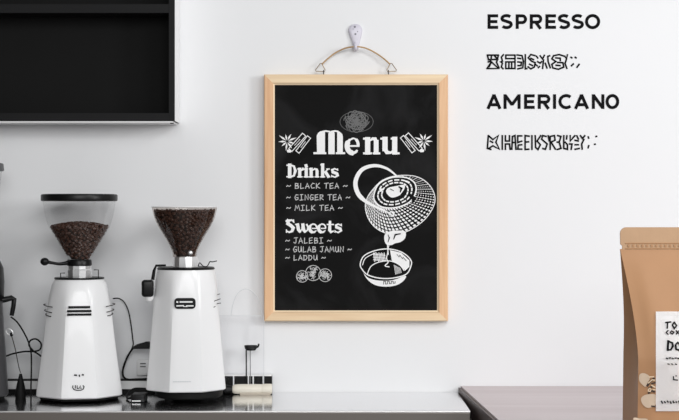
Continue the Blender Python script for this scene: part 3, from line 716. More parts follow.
build('shutter_lever', bm, M['plastic'], sh, True)
hop = [(11.0, 259.8), (11.8, 258), (20.4, 243.5), (29.6, 228), (31.2, 224), (33.0, 218), (34.8, 210), (36.0, 201.2)]
bm = bmesh.new(); lathe(bm, (X, yc), [(r / sc, zc(y)) for r, y in hop], 56, False)
o = build('hopper', bm, M['glass'], t, 60); o['label'] = 'clear funnel hopper'
bm = bmesh.new(); lathe(bm, (X, yc), [(36.6 / sc, zc(201.2)), (37.8 / sc, zc(200.8)), (38 / sc, zc(199.8)), (38 / sc, zc(195.4)), (37.4 / sc, zc(194.4)), (34 / sc, zc(194))], 56); build('lid', bm, M['plastic'], t, True)
bean_cone('coffee_beans', (X, yc), [(r / sc - .0015, zc(y)) for r, y in [(10.6, 259), (11.6, 257.6), (20.4, 243.5), (29.6, 228), (30.2, 226.4)]], 300,
          'dark roasted beans heaped in the clear hopper with the black lid', 0.0056, 0.011)
# vents
yfr = lambda py: yc - (33.0 + (py - 312) * .094) / sc     # front facet depth at a height
bm = bmesh.new()
for k, py in enumerate((305.2, 309.0, 312.4)):
    w = 10.6 if k == 0 else 11.8
    y = yfr(py); box(bm, (xc(CX - w), y - .0022, zc(py + 1.05)), (xc(CX + w), y + .012, zc(py - 1.05)), 0.0008)
o = build('vent_grille', bm, M['plastic'], t); o['label'] = 'black three-bar vent'
bm = bmesh.new(); 
for sx in (-1, 1):
    bm = bmesh.new()
    for q, (px, py) in enumerate(((0, 304), (0, 309.5), (-1, 313.5))):
        bx_ = CX + sx * (31.5 + (py - 300) * .12)
        tube(bm, smooth_path([Vector((xc(bx_ - sx * 6), yc - .052 + .004 * q, zc(py + 1.6))), Vector((xc(bx_ + sx * (0.5 - q)), yc - .046, zc(py + .4))), Vector((xc(bx_ + sx * (3.0 - 1.6 * q)), yc - .030, zc(py - .6))), Vector((xc(bx_ + sx * (1.0 - q)), yc - .010, zc(py - .4)))], 4), 0.0011, 6)
    build('side_clip', bm, M['plastic'] if sx < 0 else M['screw'], t)
# emblem and marks
def sg(px, py, h):
    y = yc - (42.2 - (hb - py) * .118) / sc
    s2 = F / (CAMD + y)
    return Vector((X + (px - CX) / s2, y - 0.0006 - h, H + (210 - py) / s2))
bm = bmesh.new()
for pts, w in [([(73.0, 385.6), (72.8, 387.4), (74.0, 389.4), (77, 390.3), (81, 390.2), (83.4, 389), (84, 386.8), (83.0, 385.6)], 0.9), ([(75.4, 385.4), (75.4, 388.2)], .9), ([(77.2, 385.6), (77.2, 388.4), (78.6, 388.4)], .8), ([(80.4, 385.8), (79.6, 388), (81.4, 388.2)], .8)]:
    stroke(bm, pts, w, sg, .0004)
o = build('emblem', bm, M['ink'], t, recalc=False); o['label'] = 'small rounded black emblem'
bm = bmesh.new()
for pts, w in [([(74.6, 375), (76.6, 375.2)], 1.5), ([(79.2, 375), (79.6, 376.4)], 1.2), ([(82.2, 374.8), (83.4, 375)], 1.4)]: stroke(bm, pts, w, sg, .0004)
build('indicator_marks', bm, M['ink'], t, recalc=False)
t.rotation_euler.z = math.atan2(-X, CAMD + yc)   # its front panel looks straight at the viewer

# ---- right white grinder
yc = -0.15; CX = 186.0; sc = F / (CAMD + yc); X = (CX - 339.5) / sc
t = thing('coffee_grinder', 'white coffee grinder with an open smoky hopper brimming with beans', 'coffee grinder', (X, yc, STEEL), 'white coffee grinders on the steel counter')
zb = STEEL + 0.026; hb = 210 + (H - zb) * sc
prof_px = [(38.2, hb), (39.4, hb - 1), (39.1, hb - 5), (34.2, 330), (32.2, 300), (30.6, 280), (29.6, 273), (28.6, 269.6), (27.6, 268.8)]
grinder_body(t, CX, yc, prof_px, [0, 0, 0, 0, 0.15, .5, .85, 1, 1], M['white_metal'])
bm = bmesh.new(); lathe(bm, (X + 3 / sc, yc), [(31 / sc, STEEL + .006), (33.5 / sc, STEEL + .010), (34 / sc, STEEL + .026)], 48); build('base', bm, M['rubber'], t, True)
for k in range(4):
    a_ = PI / 4 + k * PI / 2; bm = bmesh.new(); lathe(bm, (X + .055 * math.cos(a_), yc + .055 * math.sin(a_)), [(.010, STEEL), (.012, STEEL + .003), (.012, STEEL + .0065)], 16); build('foot', bm, M['rubber'], t)
bm = bmesh.new(); lathe(bm, (X, yc), [(28.6 / sc, zc(269.2)), (28.8 / sc, zc(268)), (27.4 / sc, zc(266.8))], 40); build('top_ring', bm, M['plastic'], t)
XN = xc(185.6)
bm = bmesh.new(); lathe(bm, (XN, yc), [(12.8 / sc, zc(267)), (12.6 / sc, zc(260)), (12.0 / sc, zc(256.6))], 12); nk = build('neck', bm, M['chrome'], t, 20)
XH = xc(184.6)
hop = [(11.6, 257), (11.9, 253.5), (13.0, 249.6), (16.2, 243), (21.4, 234), (25.8, 227), (29.0, 220.7), (30.9, 215), (32.0, 210.4), (32.6, 207)]
bm = bmesh.new(); lathe(bm, (XH, yc), [(r / sc, zc(y)) for r, y in hop], 56, False); o = build('hopper', bm, M['smoke'], t, 60); o['label'] = 'smoky funnel hopper'
bm = bmesh.new(); tube(bm, [Vector((XH + 32.6 / sc * math.cos(a_), yc + 32.6 / sc * math.sin(a_), zc(207))) for a_ in (2 * PI * k / 56 for k in range(57))], 0.0012, 8); o = build('hopper_rim', bm, M['white_trim'], t, True)  # white colour stands in for the highlight along the hopper's edge
bean_cone('coffee_beans', (XH, yc), [(r / sc - .0015, zc(y)) for r, y in [(11, 256), (11.9, 253.5), (13.0, 249.6), (16.2, 243), (21.4, 234), (25.8, 227), (29.0, 220.7), (30.9, 215), (31.6, 210.4)]], 420,
          'dark roasted beans filling the smoky open hopper to its rim', 0.0056, 0.0)
bm = bmesh.new(); ellipsoid(bm, (xc(190.2), yc - 12.4 / sc, zc(252.6)), .006, .004, .006, 12, 8); build('catch', bm, M['chrome'], t, True)
# black lever and knob on its left, wire latch on its right
bm = bmesh.new()
tube(bm, [Vector((xc(166), yc - .03, zc(264.8))), Vector((xc(156.6), yc - .035, zc(265))), Vector((xc(154.6), yc - .036, zc(270))), Vector((xc(153.2), yc - .036, zc(279)))], 0.0040, 8, lambda f: .6 + .5 * f)
lv = build('dosing_lever', bm, M['plastic'], t)
bm = bmesh.new(); box(bm, (xc(142.4), yc - .055, zc(295.6)), (xc(154.2), yc - .022, zc(279)), 0.007, 4); build('knob', bm, M['plastic'], lv, True)
bm = bmesh.new(); lathe(bm, (xc(149.6), yc - .036), [(.006, zc(300)), (.010, zc(298)), (.0115, zc(295.4))], 20); build('knob_collar', bm, M['white_metal'], lv, True)
bm = bmesh.new()
tube(bm, smooth_path([Vector((xc(px), yc - .03, zc(py))) for px, py in [(198, 266), (199.6, 262.5), (203, 265.8), (207, 265.8), (209.6, 261.4), (212, 261.6), (216.6, 260.6)]], 4), 0.0013, 6)
build('wire_latch', bm, M['plastic'], t)
# badge
yb = lambda py: yc - (31.9 + (py - 300) * .075) / sc
bm = bmesh.new(); y = yb(301); lo = (xc(174.6), zc(306.8)); hi = (xc(195.4), zc(296.2))
pts = []
rr = 0.0085
for (cx_, cz_, a0) in ((hi[0] - rr, hi[1] - rr, 0), (lo[0] + rr, hi[1] - rr, 90), (lo[0] + rr, lo[1] + rr, 180), (hi[0] - rr, lo[1] + rr, 270)):
    for k in range(6):
        a_ = math.radians(a0 + 18 * k); pts.append((cx_ + rr * math.cos(a_), cz_ + rr * math.sin(a_)))
f0 = [bm.verts.new((x, y - .0035, z)) for x, z in pts]; f1 = [bm.verts.new((x, y + .006, z)) for x, z in pts]
bm.faces.new(f0); bm.faces.new(f1[::-1])
for k in range(len(pts)): bm.faces.new((f0[k], f1[k], f1[(k + 1) % len(pts)], f0[(k + 1) % len(pts)]))
bd = build('badge', bm, M['plastic'], t); bd['label'] = 'black oblong badge with worn white print'
def sbd(px, py, h): s2 = sc; return Vector((X + (px - CX) / s2, y - .0035 - h, H + (210 - py) / s2))
bm = bmesh.new()
for pts, w in [([(177.0, 299.9), (178.0, 300.2)], 1.4), ([(180.2, 300), (192, 300)], 1.4), ([(177, 303.9), (183.6, 303.6)], 1.2), ([(186.4, 303.9), (193, 303.9)], 1.2), ([(183.4, 304.4), (187, 304.6)], .7)]: stroke(bm, pts, w, sbd, .0005)
build('badge_print', bm, M['white_trim'], bd, recalc=False)
bm = bmesh.new()
for q, (xa, ya, xb, yb_) in enumerate([(217.0, 293.8, 219.4, 293.4), (210.6, 301.4, 220.0, 298.2), (216.6, 302.6, 220.4, 302.4), (213.4, 306.2, 216.4, 304.8)]):
    tube(bm, [Vector((xc(xa), yc - .046, zc(ya))), Vector((xc(xb), yc - .034, zc(yb_)))], 0.0009, 6)
build('side_clip', bm, M['screw'], t)
def sg2(px, py, h):
    y_ = yc - (39.4 - (hb - py) * .079) / sc; s2 = F / (CAMD + y_)
    return Vector((X + (px - CX) / s2, y_ - 0.0006 - h, H + (210 - py) / s2))
bm = bmesh.new()
for k in range(8): stroke(bm, [(173.2 + k * 2.3, 381.6), (174.6 + k * 2.3, 381.6)], .8, sg2, .0003)
o = build('faint_print', bm, M['acrylic_edge'], t, recalc=False)
t.rotation_euler.z = math.atan2(-X, CAMD + yc)

# ---- dark grinder cut off by the left edge
yc = -0.14; CX = -34.5; sc = F / (CAMD + yc); X = (CX - 339.5) / sc
t = thing('coffee_grinder', 'dark grey grinder with a black side handle, mostly cut off at the left edge', 'coffee grinder', (X, yc, STEEL))
zb = STEEL + 0.008; hb = 210 + (H - zb) * sc
grinder_body(t, CX, yc, [(41, hb), (42.4, hb - 1.5), (41.6, 385), (36.8, 310), (36.4, 301)], [0.6] * 5, M['grey_metal'])
bm = bmesh.new(); lathe(bm, (X, yc), [(36.2 / sc, zc(301)), (37.8 / sc, zc(297)), (38.2 / sc, zc(282)), (37.2 / sc, zc(268)), (33 / sc, zc(259)), (24 / sc, zc(254))], 48); build('upper_housing', bm, M['plastic'], t, True)
bm = bmesh.new(); lathe(bm, (X, yc), [(38 / sc, STEEL), (39 / sc, STEEL + .008)], 40); build('base_plate', bm, M['rubber'], t)
bm = bmesh.new(); lathe(bm, (X, yc), [(14 / sc, zc(254)), (15 / sc, zc(245)), (28 / sc, zc(215)), (33 / sc, zc(195)), (35.6 / sc, zc(171))], 48, False); build('hopper', bm, M['glass'], t, 60)
bm = bmesh.new(); lathe(bm, (X, yc), [(37 / sc, zc(171)), (38 / sc, zc(170)), (37.2 / sc, zc(163.6)), (34 / sc, zc(162.6))], 48); build('lid', bm, M['grey_metal'], t, True)
bm = bmesh.new()
yh = yc - .012
tube(bm, [Vector((xc(-6), yh, zc(301))), Vector((xc(4), yh, zc(299.8))), Vector((xc(10.5), yh, zc(298.2))), Vector((xc(13), yh, zc(299.4))), Vector((xc(12.4), yh, zc(306))), Vector((xc(10.6), yh, zc(316)))], 0.0070, 8, lambda f: 1.1 - .35 * f)
build('handle', bm, M['plastic'], t, 50)
t.rotation_euler.z = math.atan2(-X, CAMD + yc)

# ------------------------------------------------------------------ cables
def cable(label, pts, r=0.0018, name='power_cable', material='rubber', sub=7):
    bm = bmesh.new(); tube(bm, smooth_path(pts, sub), r, 8)
    o = build(name, bm, M[material], None, True); recenter(o); return tag(o, label, 'cable')
zt = STEEL + 0.0022
cable('thin black cable looping down between the dark grinder and the lidded white grinder',
      [P(11, 317, -.15), P(17, 322, -.13), P(23, 331, -.11), P(28, 341, -.10), P(31, 352, -.10), P(31.4, 368, -.10), P(31, 386, -.115), Vector((P(31, 396, -.2).x, -.2, zt)), Vector((P(31, 402, -.3).x, -.30, zt))], 0.0019)
cable('black cable curling round beside the left white grinder below its side clip',
      [P(3, 357.4, -.035), P(12, 354, -.045), P(24, 351.6, -.065), P(34, 351.4, -.082), P(40, 349.4, -.080), P(41, 343.4, -.078), P(36, 339, -.076), P(30.6, 340.4, -.074), P(29, 345, -.076), P(33, 350.6, -.072), P(39, 354.6, -.068), P(43, 358.4, -.064), P(48, 366, -.03)], 0.0021)
cable('thin black cable arching down the wall between the two white grinders',
      [P(113, 298.6, -.03), P(118.5, 298.4, -.022), P(124, 302, -.016), P(128.4, 311, -.012), P(131, 325, -.010), P(132.6, 338, -.010), P(133, 345.4, -.010), P(129, 354, -.009), P(126.4, 360, -.008)], 0.0016)
thick = cable('thick black cable with a wedge-shaped plug bowing out left of the open-hopper grinder',
      [P(150, 343, -.036), P(143, 343.6, -.034), P(135, 346.6, -.030), P(129.4, 353.4, -.028), P(125.4, 361.6, -.026), P(122.8, 370.6, -.026), P(123.6, 376.8, -.026), P(128, 379.4, -.026), P(137, 379.2, -.026), P(152, 378.6, -.026)], 0.0026)
# wedge-shaped plug on that cable
bm = bmesh.new()
pl = [P(134.6, 345.6, -.0), P(148, 340, 0), P(152, 340, 0), P(152, 347.2, 0), P(136, 347.4, 0)]
A = [bm.verts.new(v + Vector((0, -.048, 0))) for v in pl]; B = [bm.verts.new(v + Vector((0, -.040, 0))) for v in pl]
bm.faces.new(A); bm.faces.new(B[::-1])
for k in range(5): bm.faces.new((A[k], B[k], B[(k + 1) % 5], A[(k + 1) % 5]))
bmesh.ops.bevel(bm, geom=bm.edges[:], offset=.001, segments=2, affect='EDGES')
build('plug', bm, M['plastic'], thick)
cable('short black cable looping into the small black adapter between the white grinders',
      [P(150, 389.4, -.09), P(141, 388.6, -.09), P(134, 389, -.095), P(129, 392.2, -.11), P(127, 396, -.13), Vector((P(128, 400, -.17).x, -.17, STEEL + .004)), Vector((P(134, 400, -.18).x, -.18, STEEL + .008))], 0.0028)
t = thing('power_adapter', 'small black power adapter with white print lying between the two white grinders', 'adapter', Vector((P(135, 400, -.19).x, -.19, STEEL)))
lo = P(131.5, 403, -.21).x; hi = P(145.5, 403, -.21).x
bm = bmesh.new(); box(bm, (lo, -.222, STEEL), (hi, -.165, STEEL + .019), .003, 3); build('casing', bm, M['plastic'], t, True)
bm = bmesh.new()
def sa(px, py, h): s2 = F / (CAMD - .222); return Vector(((px - 339.5) / s2, -.222 - h, H + (210 - py) / s2))
for xa, xb in ((132.4, 133.6), (134.6, 136), (136.8, 138), (138.8, 140.2)): stroke(bm, [(xa, 401), (xb, 401)], 1.2, sa, .0004)
build('print', bm, M['white_trim'], t, recalc=False)

# ------------------------------------------------------------------ wall socket
t = thing('wall_socket', 'white wall socket between the two white grinders', 'socket', P(144, 368, 0))
lo, hi = P(137.2, 375.2, 0), P(152.6, 359.6, 0)
bm = bmesh.new(); box(bm, (lo.x, -.009, lo.z), (hi.x, -.0005, hi.z), .002, 2); build('face_plate', bm, M['socket'], t, True)
bm = bmesh.new()
for py in (363.2, 366.2): box(bm, (P(140.6, 0).x, -.0105, P(0, py + .6).z), (P(146.2, 0).x, -.0085, P(0, py - .6).z))
build('socket_slot', bm, M['socket_grey'], t)

# ------------------------------------------------------------------ cable trunking along the wall, black power strip at its right
t = thing('cable_trunking', 'low white cable trunking with black edges running along the wall behind the grinders', 'trunking', Vector((P(80, 0).x, -.012, STEEL)))
xa, xb = P(-60, 0).x, P(203, 0).x
z0, z1 = STEEL, P(0, 379.6, -.024).z
bm = bmesh.new(); box(bm, (xa, -.024, z0 + .004), (xb, -.0005, z1 - .003), .0008); build('channel', bm, M['socket'], t)
bm = bmesh.new(); box(bm, (xa, -.0248, z1 - .0032), (xb, -.0005, z1), .0006); build('edge_strip', bm, M['rubber'], t)
bm = bmesh.new(); box(bm, (xa, -.0258, z0), (xb, -.0005, z0 + .010), .0006); build('edge_strip', bm, M['rubber'], t)
t = thing('power_strip', 'black power strip with white dividers against the wall behind the cream handle', 'power strip', Vector((P(238, 0).x, -.02, STEEL)))
xa, xb = P(204, 0, -.03).x, P(271.8, 0, -.03).x; z1 = P(0, 375.2, -.03).z
bm = bmesh.new(); box(bm, (xa, -.030, STEEL), (xb, -.002, z1), .0012, 2); build('casing', bm, M['rubber'], t)
bm = bmesh.new(); box(bm, (xa, -.0312, z1 - .0022), (xb, -.002, z1 + .0006), .0004); build('rim', bm, M['white_trim'], t)
for px in (213.8, 233.6, 248.4, 253.2, 263.2):
    bm = bmesh.new(); x = P(px, 0, -.03).x; box(bm, (x - .0016, -.0315, STEEL + .018), (x + .0016, -.029, z1 - .001), .0004); build('divider', bm, M['white_trim'], t)

# ------------------------------------------------------------------ cream handled tool lying on the counter
yt = -.056
t = thing('brush', 'cream-handled counter brush with a black end lying right of the open-hopper grinder', 'brush', Vector((P(250, 0, yt).x, yt, STEEL)))
R = .0125
def hx(px): return P(px, 0, yt).x
bm = bmesh.new(); zc0 = STEEL + R + .001
tube(bm, [Vector((hx(px), yt, zc0)) for px in (232.6, 234, 238, 248, 256, 262)], R, 20, lambda f: [.7, .88, .98, 1, 1, .98][min(5, int(f * 5 + .01))])
build('handle', bm, M['cream'], t, True)
bm = bmesh.new(); tube(bm, [Vector((hx(px), yt, zc0 + .0005)) for px in (262, 263, 270, 272)], R, 20, lambda f: [.95, 1.02, 1.02, .96][min(3, int(f * 3 + .01))]); build('end_cap', bm, M['cream'], t, True)
bm = bmesh.new(); tube(bm, [Vector((hx(px), yt, zc0)) for px in (224.6, 226, 230, 233)], R * .92, 16, lambda f: [.6, .95, .8, .7][min(3, int(f * 3 + .01))]); o = build('ferrule', bm, M['plastic'], t, True); o['label'] = 'black end'
bm = bmesh.new(); box(bm, (hx(240), yt - .011, STEEL), (hx(270.6), yt + .011, STEEL + .0052), .001); build('bristle_strip', bm, M['cream_dark'], t)

# ------------------------------------------------------------------ small stand with a dish on two thin legs
yd = -.0405
t = thing('dish_stand', 'tiny black dish on two thin legs standing in front of the black power strip', 'stand', Vector((P(250, 0, yd).x, yd, STEEL)))
bm = bmesh.new(); cxd, czd = P(250.8, 0, yd).x, P(0, 347.4, yd).z
rings = [(.4, 350.8), (4.5, 350.4), (6.2, 348.4), (6.8, 345.6), (6.2, 345.2), (5.4, 347.6), (3, 348.6), (.4, 348.8)]
lathe(bm, (cxd, yd), [(r * .0024, P(0, y, yd).z) for r, y in rings], 28, True, lambda a_, i: 1 if abs(math.sin(a_)) < .0 else 1)
for v in bm.verts: v.co.y = yd + (v.co.y - yd) * .45
dsh = build('dish', bm, M['plastic'], t, True)
bm = bmesh.new(); tube(bm, smooth_path([P(256, 347, yd), P(258, 346.8, yd), P(258.8, 343.8, yd)], 4), .0022, 8); build('dish_spout', bm, M['plastic'], dsh, True)
bm = bmesh.new(); tube(bm, [P(246.2, 350, yd), Vector((P(246.4, 0, yd).x, yd, STEEL))], .0017, 8); build('leg', bm, M['plastic'], t, True)
bm = bmesh.new(); tube(bm, [P(250.2, 350, yd), Vector((P(250.4, 0, yd).x, yd, STEEL))], .0010, 8); build('leg', bm, M['socket_grey'], t, True)

# ------------------------------------------------------------------ clear acrylic panel with arched handles
ya = -.0345
t = thing('acrylic_guard', 'clear acrylic splash panel with faint arched handles standing behind the open-hopper grinder', 'splash panel', Vector((P(190, 0, ya).x, ya, STEEL)))
bm = bmesh.new(); lo, hi = P(158, 0, ya), P(263.6, 316, ya)
box(bm, (lo.x, ya - .0015, STEEL), (hi.x, ya + .0015, hi.z)); build('panel', bm, M['acrylic'], t)
bm = bmesh.new(); box(bm, (hi.x, ya - .0015, STEEL), (hi.x + .0012, ya + .0015, hi.z)); build('panel_edge', bm, M['acrylic_edge'], t)
bm = bmesh.new(); box(bm, (lo.x, ya - .0015, hi.z), (hi.x, ya + .0015, hi.z + .0010)); build('panel_edge', bm, M['acrylic_edge'], t)
bm = bmesh.new(); tube(bm, smooth_path([P(x, y, ya) for x, y in [(231, 316), (233, 304), (238, 293), (246, 289), (254, 293), (260, 303), (262, 316)]], 6), .0008, 6); build('handle', bm, M['acrylic_edge'], t, True)

# ------------------------------------------------------------------ small cleaning brush with a wire handle, left
yq = -.12
t = thing('cleaning_brush', 'black cleaning brush with a thin ringed wire handle standing left of the lidded white grinder', 'brush', Vector((P(21, 0, yq).x, yq, STEEL)))
bm = bmesh.new(); xq = P(20.6, 0, yq).x
lathe(bm, (xq, yq), [(.0125, STEEL), (.0135, STEEL + .012), (.0085, STEEL + .036), (.003, STEEL + .058)], 20); build('bristle_head', bm, M['rubber'], t, True)
bm = bmesh.new(); tube(bm, smooth_path([Vector((xq, yq, STEEL + .06)), P(18.6, 366, yq), P(15, 348, yq), P(11.6, 336, yq)], 5), .0011, 8); build('handle', bm, M['screw'], t, True)
bm = bmesh.new(); c = P(9.4, 332, yq); rt = Matrix.Rotation(math.radians(35), 3, 'Y')
tube(bm, [c + rt @ Vector((.0095 * math.cos(a_), 0, .006 * math.sin(a_))) for a_ in (2 * PI * k / 20 for k in range(21))], .0020, 8); build('ring', bm, M['chrome'], t, True)
bm = bmesh.new(); ellipsoid(bm, c + Vector((.005, 0, -.006)), .0045, .003, .005, 10, 8); build('knot', bm, M['plastic'], t, True)

# ------------------------------------------------------------------ kraft coffee bag
DB = 3.06; YC = DB - CAMD
xB = (681 - 339.5) * DB / F
zS = H + (210 - 249) * DB / F      # underside of the seal
zT = H + (210 - 227.2) * DB / F    # top
zBt = WOOD + .0008
WS = 61.0 * DB / F                 # half width at the seal
t = thing('coffee_bag', 'brown kraft paper coffee bag with a white label on the wooden counter', 'bag', (xB, YC, WOOD))
def hd(tt):   # half depth of the pouch at height fraction tt (0 = bottom, 1 = seal)
    return max(.0018, .078 * (1 - max(0, (tt - .44) / .56) ** 1.2) * 1)
def hw(tt):
    return WS - .0225 * math.sin(min(1, (1 - tt) * 1.7) * PI / 2) + .004 * (1 - tt)
def fy(u, tt):   # y of the front panel, u -1..1 across
    bulge = .016 * (1 - abs(u) ** 2.6) * math.sin(PI * min(1, max(0, tt * .72 + .28)))
    wrinkle = .0014 * math.sin(9 * u + 5 * tt) * math.sin(PI * tt) + .0022 * math.exp(-((u + .72) / .12) ** 2) * math.sin(PI * tt) * -1
    return YC - hd(tt) - bulge + wrinkle
NZ = 44; NU = 28
def ring(tt, z):
    d_, w_ = hd(tt), hw(tt); pts = []
    for k in range(NU + 1):
        u = -1 + 2 * k / NU; pts.append(Vector((xB + u * w_, fy(u, tt), z)))
    ins = .030 * min(1, max(0, (tt - .05) * 2.2)) * (0.35 + .65 * tt)
    for f, i_ in ((.25, .5), (.5, 1), (.75, .5)): pts.append(Vector((xB + w_ - ins * i_, YC - d_ + 2 * d_ * f, z)))
    for k in range(NU + 1):
        u = 1 - 2 * k / NU; pts.append(Vector((xB + u * w_, YC + d_ + .010 * (1 - u * u) * math.sin(PI * tt), z)))
    for f, i_ in ((.75, .5), (.5, 1), (.25, .5)): pts.append(Vector((xB - w_ + ins * i_, YC - d_ + 2 * d_ * f, z)))
    return pts
bm = bmesh.new(); rr = []
for j in range(NZ + 1):
    tt = j / NZ; z = zBt + (zS - zBt) * tt
    rr.append([bm.verts.new(p) for p in ring(tt, z)])
n = len(rr[0])
for a_, b_ in zip(rr, rr[1:]):
    for k in range(n): bm.faces.new((a_[k], a_[(k + 1) % n], b_[(k + 1) % n], b_[k]))
bm.faces.new(rr[0][::-1]); bm.faces.new(rr[-1])
build('pouch', bm, M['kraft'], t, 35)
# seal: rounded corners, notch under them
def seal_outline():
    out = []
    w = WS; r = .012
    L = [(-w + .004, zS - .001), (-w + .004, zS + .006), (-w + .0005, zS + .009)]
    L += [(-w + r - r * math.cos(a_), zT - r + r * math.sin(a_)) for a_ in (math.radians(15 * k) for k in range(7))]
    Rr = [(-x, z) for x, z in L[::-1]]
    return L + Rr
so = seal_outline()
bm = bmesh.new(); fr = [bm.verts.new((xB + x, YC - .0022, z)) for x, z in so]; bk = [bm.verts.new((xB + x, YC + .0022, z)) for x, z in so]
bm.faces.new(fr); bm.faces.new(bk[::-1])
for k in range(len(so)): bm.faces.new((fr[k], bk[k], bk[(k + 1) % len(so)], fr[(k + 1) % len(so)]))
o = build('top_seal', bm, M['kraft_seal'], t)
bm = bmesh.new()
zz = zS + .001
for k in range(2): tube(bm, [Vector((xB - WS + .010, YC - .0026, zz + .010 * k)), Vector((xB + WS - .010, YC - .0026, zz + .010 * k))], .0011, 6)
for k in range(24):
    x = xB - WS + .014 + k * .0088; box(bm, (x, YC - .0036, zz + .003), (x + .0044, YC - .0020, zz + .0075), .0004)
build('zip_strip', bm, M['kraft_line'], t)

def front_at(px, py, h=0.0):
    y = YC - .07
    for _ in range(6):
        D_ = CAMD + y; x = (px - 339.5) * D_ / F; z = H + (210 - py) * D_ / F
        tt = min(1, max(0, (z - zBt) / (zS - zBt))); y = fy(max(-1, min(1, (x - xB) / hw(tt))), tt)
    return Vector((x, y - h, z))
# white label, bent over the front panel
bm = bmesh.new(); gx = [655.6 + k * 4.6 for k in range(13)]; gy = [311.4 + k * 8.3 for k in range(13)]
vt = [[bm.verts.new(front_at(x, y, .0026)) for x in gx] for y in gy]
for j in range(12):
    for i in range(12): bm.faces.new((vt[j][i], vt[j + 1][i], vt[j + 1][i + 1], vt[j][i + 1]))
bmesh.ops.solidify(bm, geom=bm.faces[:], thickness=.0012)
label = build('label', bm, M['paper'], t, True); label['label'] = 'white paper label with black hand lettering'
def sl(px, py, h): return front_at(px, py, .0036 + h)
bm = bmesh.new()
def lf(x, y): return (650 + x * 29 / 111, 305 + y * 110 / 420)
ST = [([lf(58, 66), lf(78, 64)], 1.5), ([lf(66, 66), lf(64, 88)], 1.5), ([lf(91, 65), lf(84, 76), lf(91, 89), lf(100, 78), lf(91, 65)], 1.5),
      ([lf(68, 96), lf(60, 104), lf(68, 112)], 1.1), ([lf(80, 98), lf(76, 105), lf(84, 110), lf(90, 103), lf(80, 98)], 1.2), ([lf(98, 97), lf(108, 108)], 1.3), ([lf(110, 97), lf(99, 110)], 1.3),
      ([lf(68, 136), lf(66, 172)], 2.3), ([lf(66, 136), lf(84, 144), lf(86, 156), (lf(78, 170)), lf(64, 172)], [1.4, 1.9, 2.2, 1.8, 1.2]),
      ([lf(104, 142), lf(96, 152), lf(98, 168), lf(110, 172)], [1.4, 2, 2, 1.5]), ([lf(104, 142), lf(114, 150), lf(116, 164), lf(110, 172)], 1.6),
      ([lf(88, 272), lf(88, 284), lf(104, 286)], 1.2), ([lf(96, 270), lf(100, 270)], 1.0)]
for k in range(5): ST.append(([lf(60 + k * 11, 202), lf(66 + k * 11, 204 - (k % 2) * 3)], 1.3))
for k in range(3): ST.append(([lf(66 + k * 14, 224), lf(72 + k * 14, 226)], 1.1))
for k in range(7): ST.append(([lf(42 + k * 11, 366 + (k % 2) * 2), lf(46 + k * 11, 374 - (k % 3) * 2)], 1.5))
# the part of the label beyond the picture edge: plain continuing lines
for y in (66, 104, 204, 372): ST.append(([lf(128, y), lf(200, y)], 1.2))
rows_ = {}
for pts, w in ST:
    yk_ = sum(p[1] for p in pts) / len(pts); rows_.setdefault(min((325, 332, 346, 358, 364, 379, 402), key=lambda v: abs(v - yk_)), []).append((pts, w))
for rk in rows_:
    bm = bmesh.new()
    for pts, w in rows_[rk]: stroke(bm, pts, w, sl, .0002)
    build('label_lettering', bm, M['ink'], label, recalc=False)
# printed taupe leaves beside the label
bm = bmesh.new()
def lp(x, y): return (630 + x * 49 / 343, 360 + y * 60 / 420)
def sp_(px, py, h): return front_at(px, py, .0008 + h)
def leaf(pts):
    bm = bmesh.new()
    poly = sp2(pts, 3, True); cx_ = sum(p[0] for p in poly) / len(poly); cy_ = sum(p[1] for p in poly) / len(poly)
    c_ = bm.verts.new(sp_(cx_, cy_, .0004)); vs = [bm.verts.new(sp_(x, y, .0004)) for x, y in poly]
    for k in range(len(vs)): bm.faces.new((c_, vs[k], vs[(k + 1) % len(vs)]))
    build('leaf_print', bm, M['taupe'], t)
leaf([lp(*q) for q in [(62, 120), (72, 96), (100, 92), (130, 108), (138, 130), (122, 160), (108, 188), (86, 172), (66, 148)]])
leaf([lp(*q) for q in [(76, 270), (100, 246), (140, 238), (178, 244), (184, 300), (160, 326), (120, 334), (88, 310)]])
leaf([lp(*q) for q in [(22, 415), (30, 402), (70, 408), (120, 412), (124, 450), (40, 450)]])
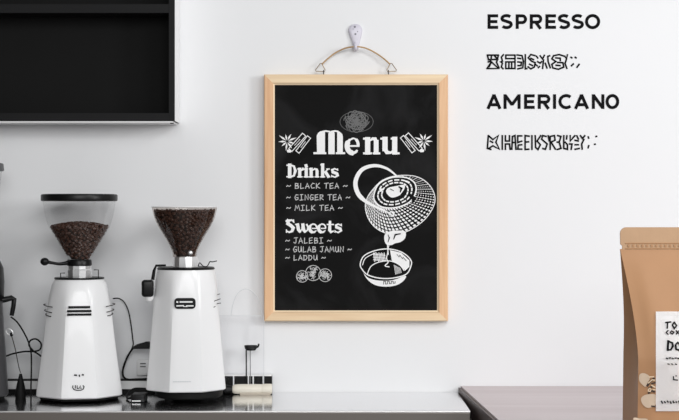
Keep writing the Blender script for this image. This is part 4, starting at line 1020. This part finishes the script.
for pts, w, mm in [([lp(120, 180), lp(140, 150), lp(168, 128)], 2.2, 'brown_ink'), ([lp(130, 200), lp(160, 180)], 2.0, 'brown_ink'), ([lp(128, 232), lp(150, 214), lp(170, 222)], 1.8, 'brown_ink'), ([lp(150, 322), lp(176, 326)], 1.4, 'brown_ink'), ([lp(150, 165), lp(176, 158)], 1.4, 'brown_ink'),
                   ([lp(132, 118), lp(165, 116)], 1.2, 'taupe_line'), ([lp(128, 160), lp(152, 138), lp(172, 140)], 1.1, 'taupe_line'), ([lp(138, 196), lp(146, 206), lp(140, 220), lp(126, 216), lp(128, 204), lp(138, 196)], 1.0, 'taupe_line'), ([lp(150, 176), lp(174, 190)], 1.3, 'taupe_line'), ([lp(158, 206), lp(176, 208)], 1.1, 'taupe_line')]:
    bm = bmesh.new(); stroke(bm, pts, w, sp_, .0007 if mm == 'brown_ink' else .0016); build('sprig_print', bm, M[mm], t, recalc=False)

# ------------------------------------------------------------------ camera, light
cam = bpy.data.cameras.new('camera'); cam.sensor_width = 36; cam.lens = F / 679 * 36; cam.clip_start = 0.05
co = bpy.data.objects.new('camera', cam); C.objects.link(co); co.location = (0, -CAMD, H); co.rotation_euler = (PI / 2, 0, 0)
S.camera = co

def area(name, loc, target, size, power, col=(1, 1, 1), size_y=None):
    l = bpy.data.lights.new(name, 'AREA'); l.energy = power; l.color = col; l.size = size
    if size_y: l.shape = 'RECTANGLE'; l.size_y = size_y
    o = bpy.data.objects.new(name, l); C.objects.link(o); o.location = loc
    o.rotation_euler = (Vector(target) - Vector(loc)).to_track_quat('-Z', 'Y').to_euler()
    return o
area('window_light', (3.4, -2.7, 2.2), (0.1, 0, 1.2), 0.8, 58, (1.0, 1.0, 1.0), 1.1)
area('front_fill_light', (0.15, -4.3, 2.5), (-0.1, 0, 1.2), 2.0, 60, (1, 1, 1), 1.4)  # added soft fill from the camera side, no real window there
area('bag_fill_light', (0.95, -1.9, 2.4), (0.70, -0.9, 1.2), 0.6, 11, (1, 1, 1))  # added light aimed at the bag to brighten its upper part
w = bpy.data.worlds.new('room_daylight'); S.world = w; w.use_nodes = True
bg = w.node_tree.nodes['Background']; bg.inputs[0].default_value = (0.97, 0.985, 1.0, 1); bg.inputs[1].default_value = 0.40
S.view_settings.view_transform = 'Standard'; S.view_settings.look = 'None'; S.view_settings.gamma = 1; S.view_settings.exposure = 0.0
S.view_settings.use_curve_mapping = False
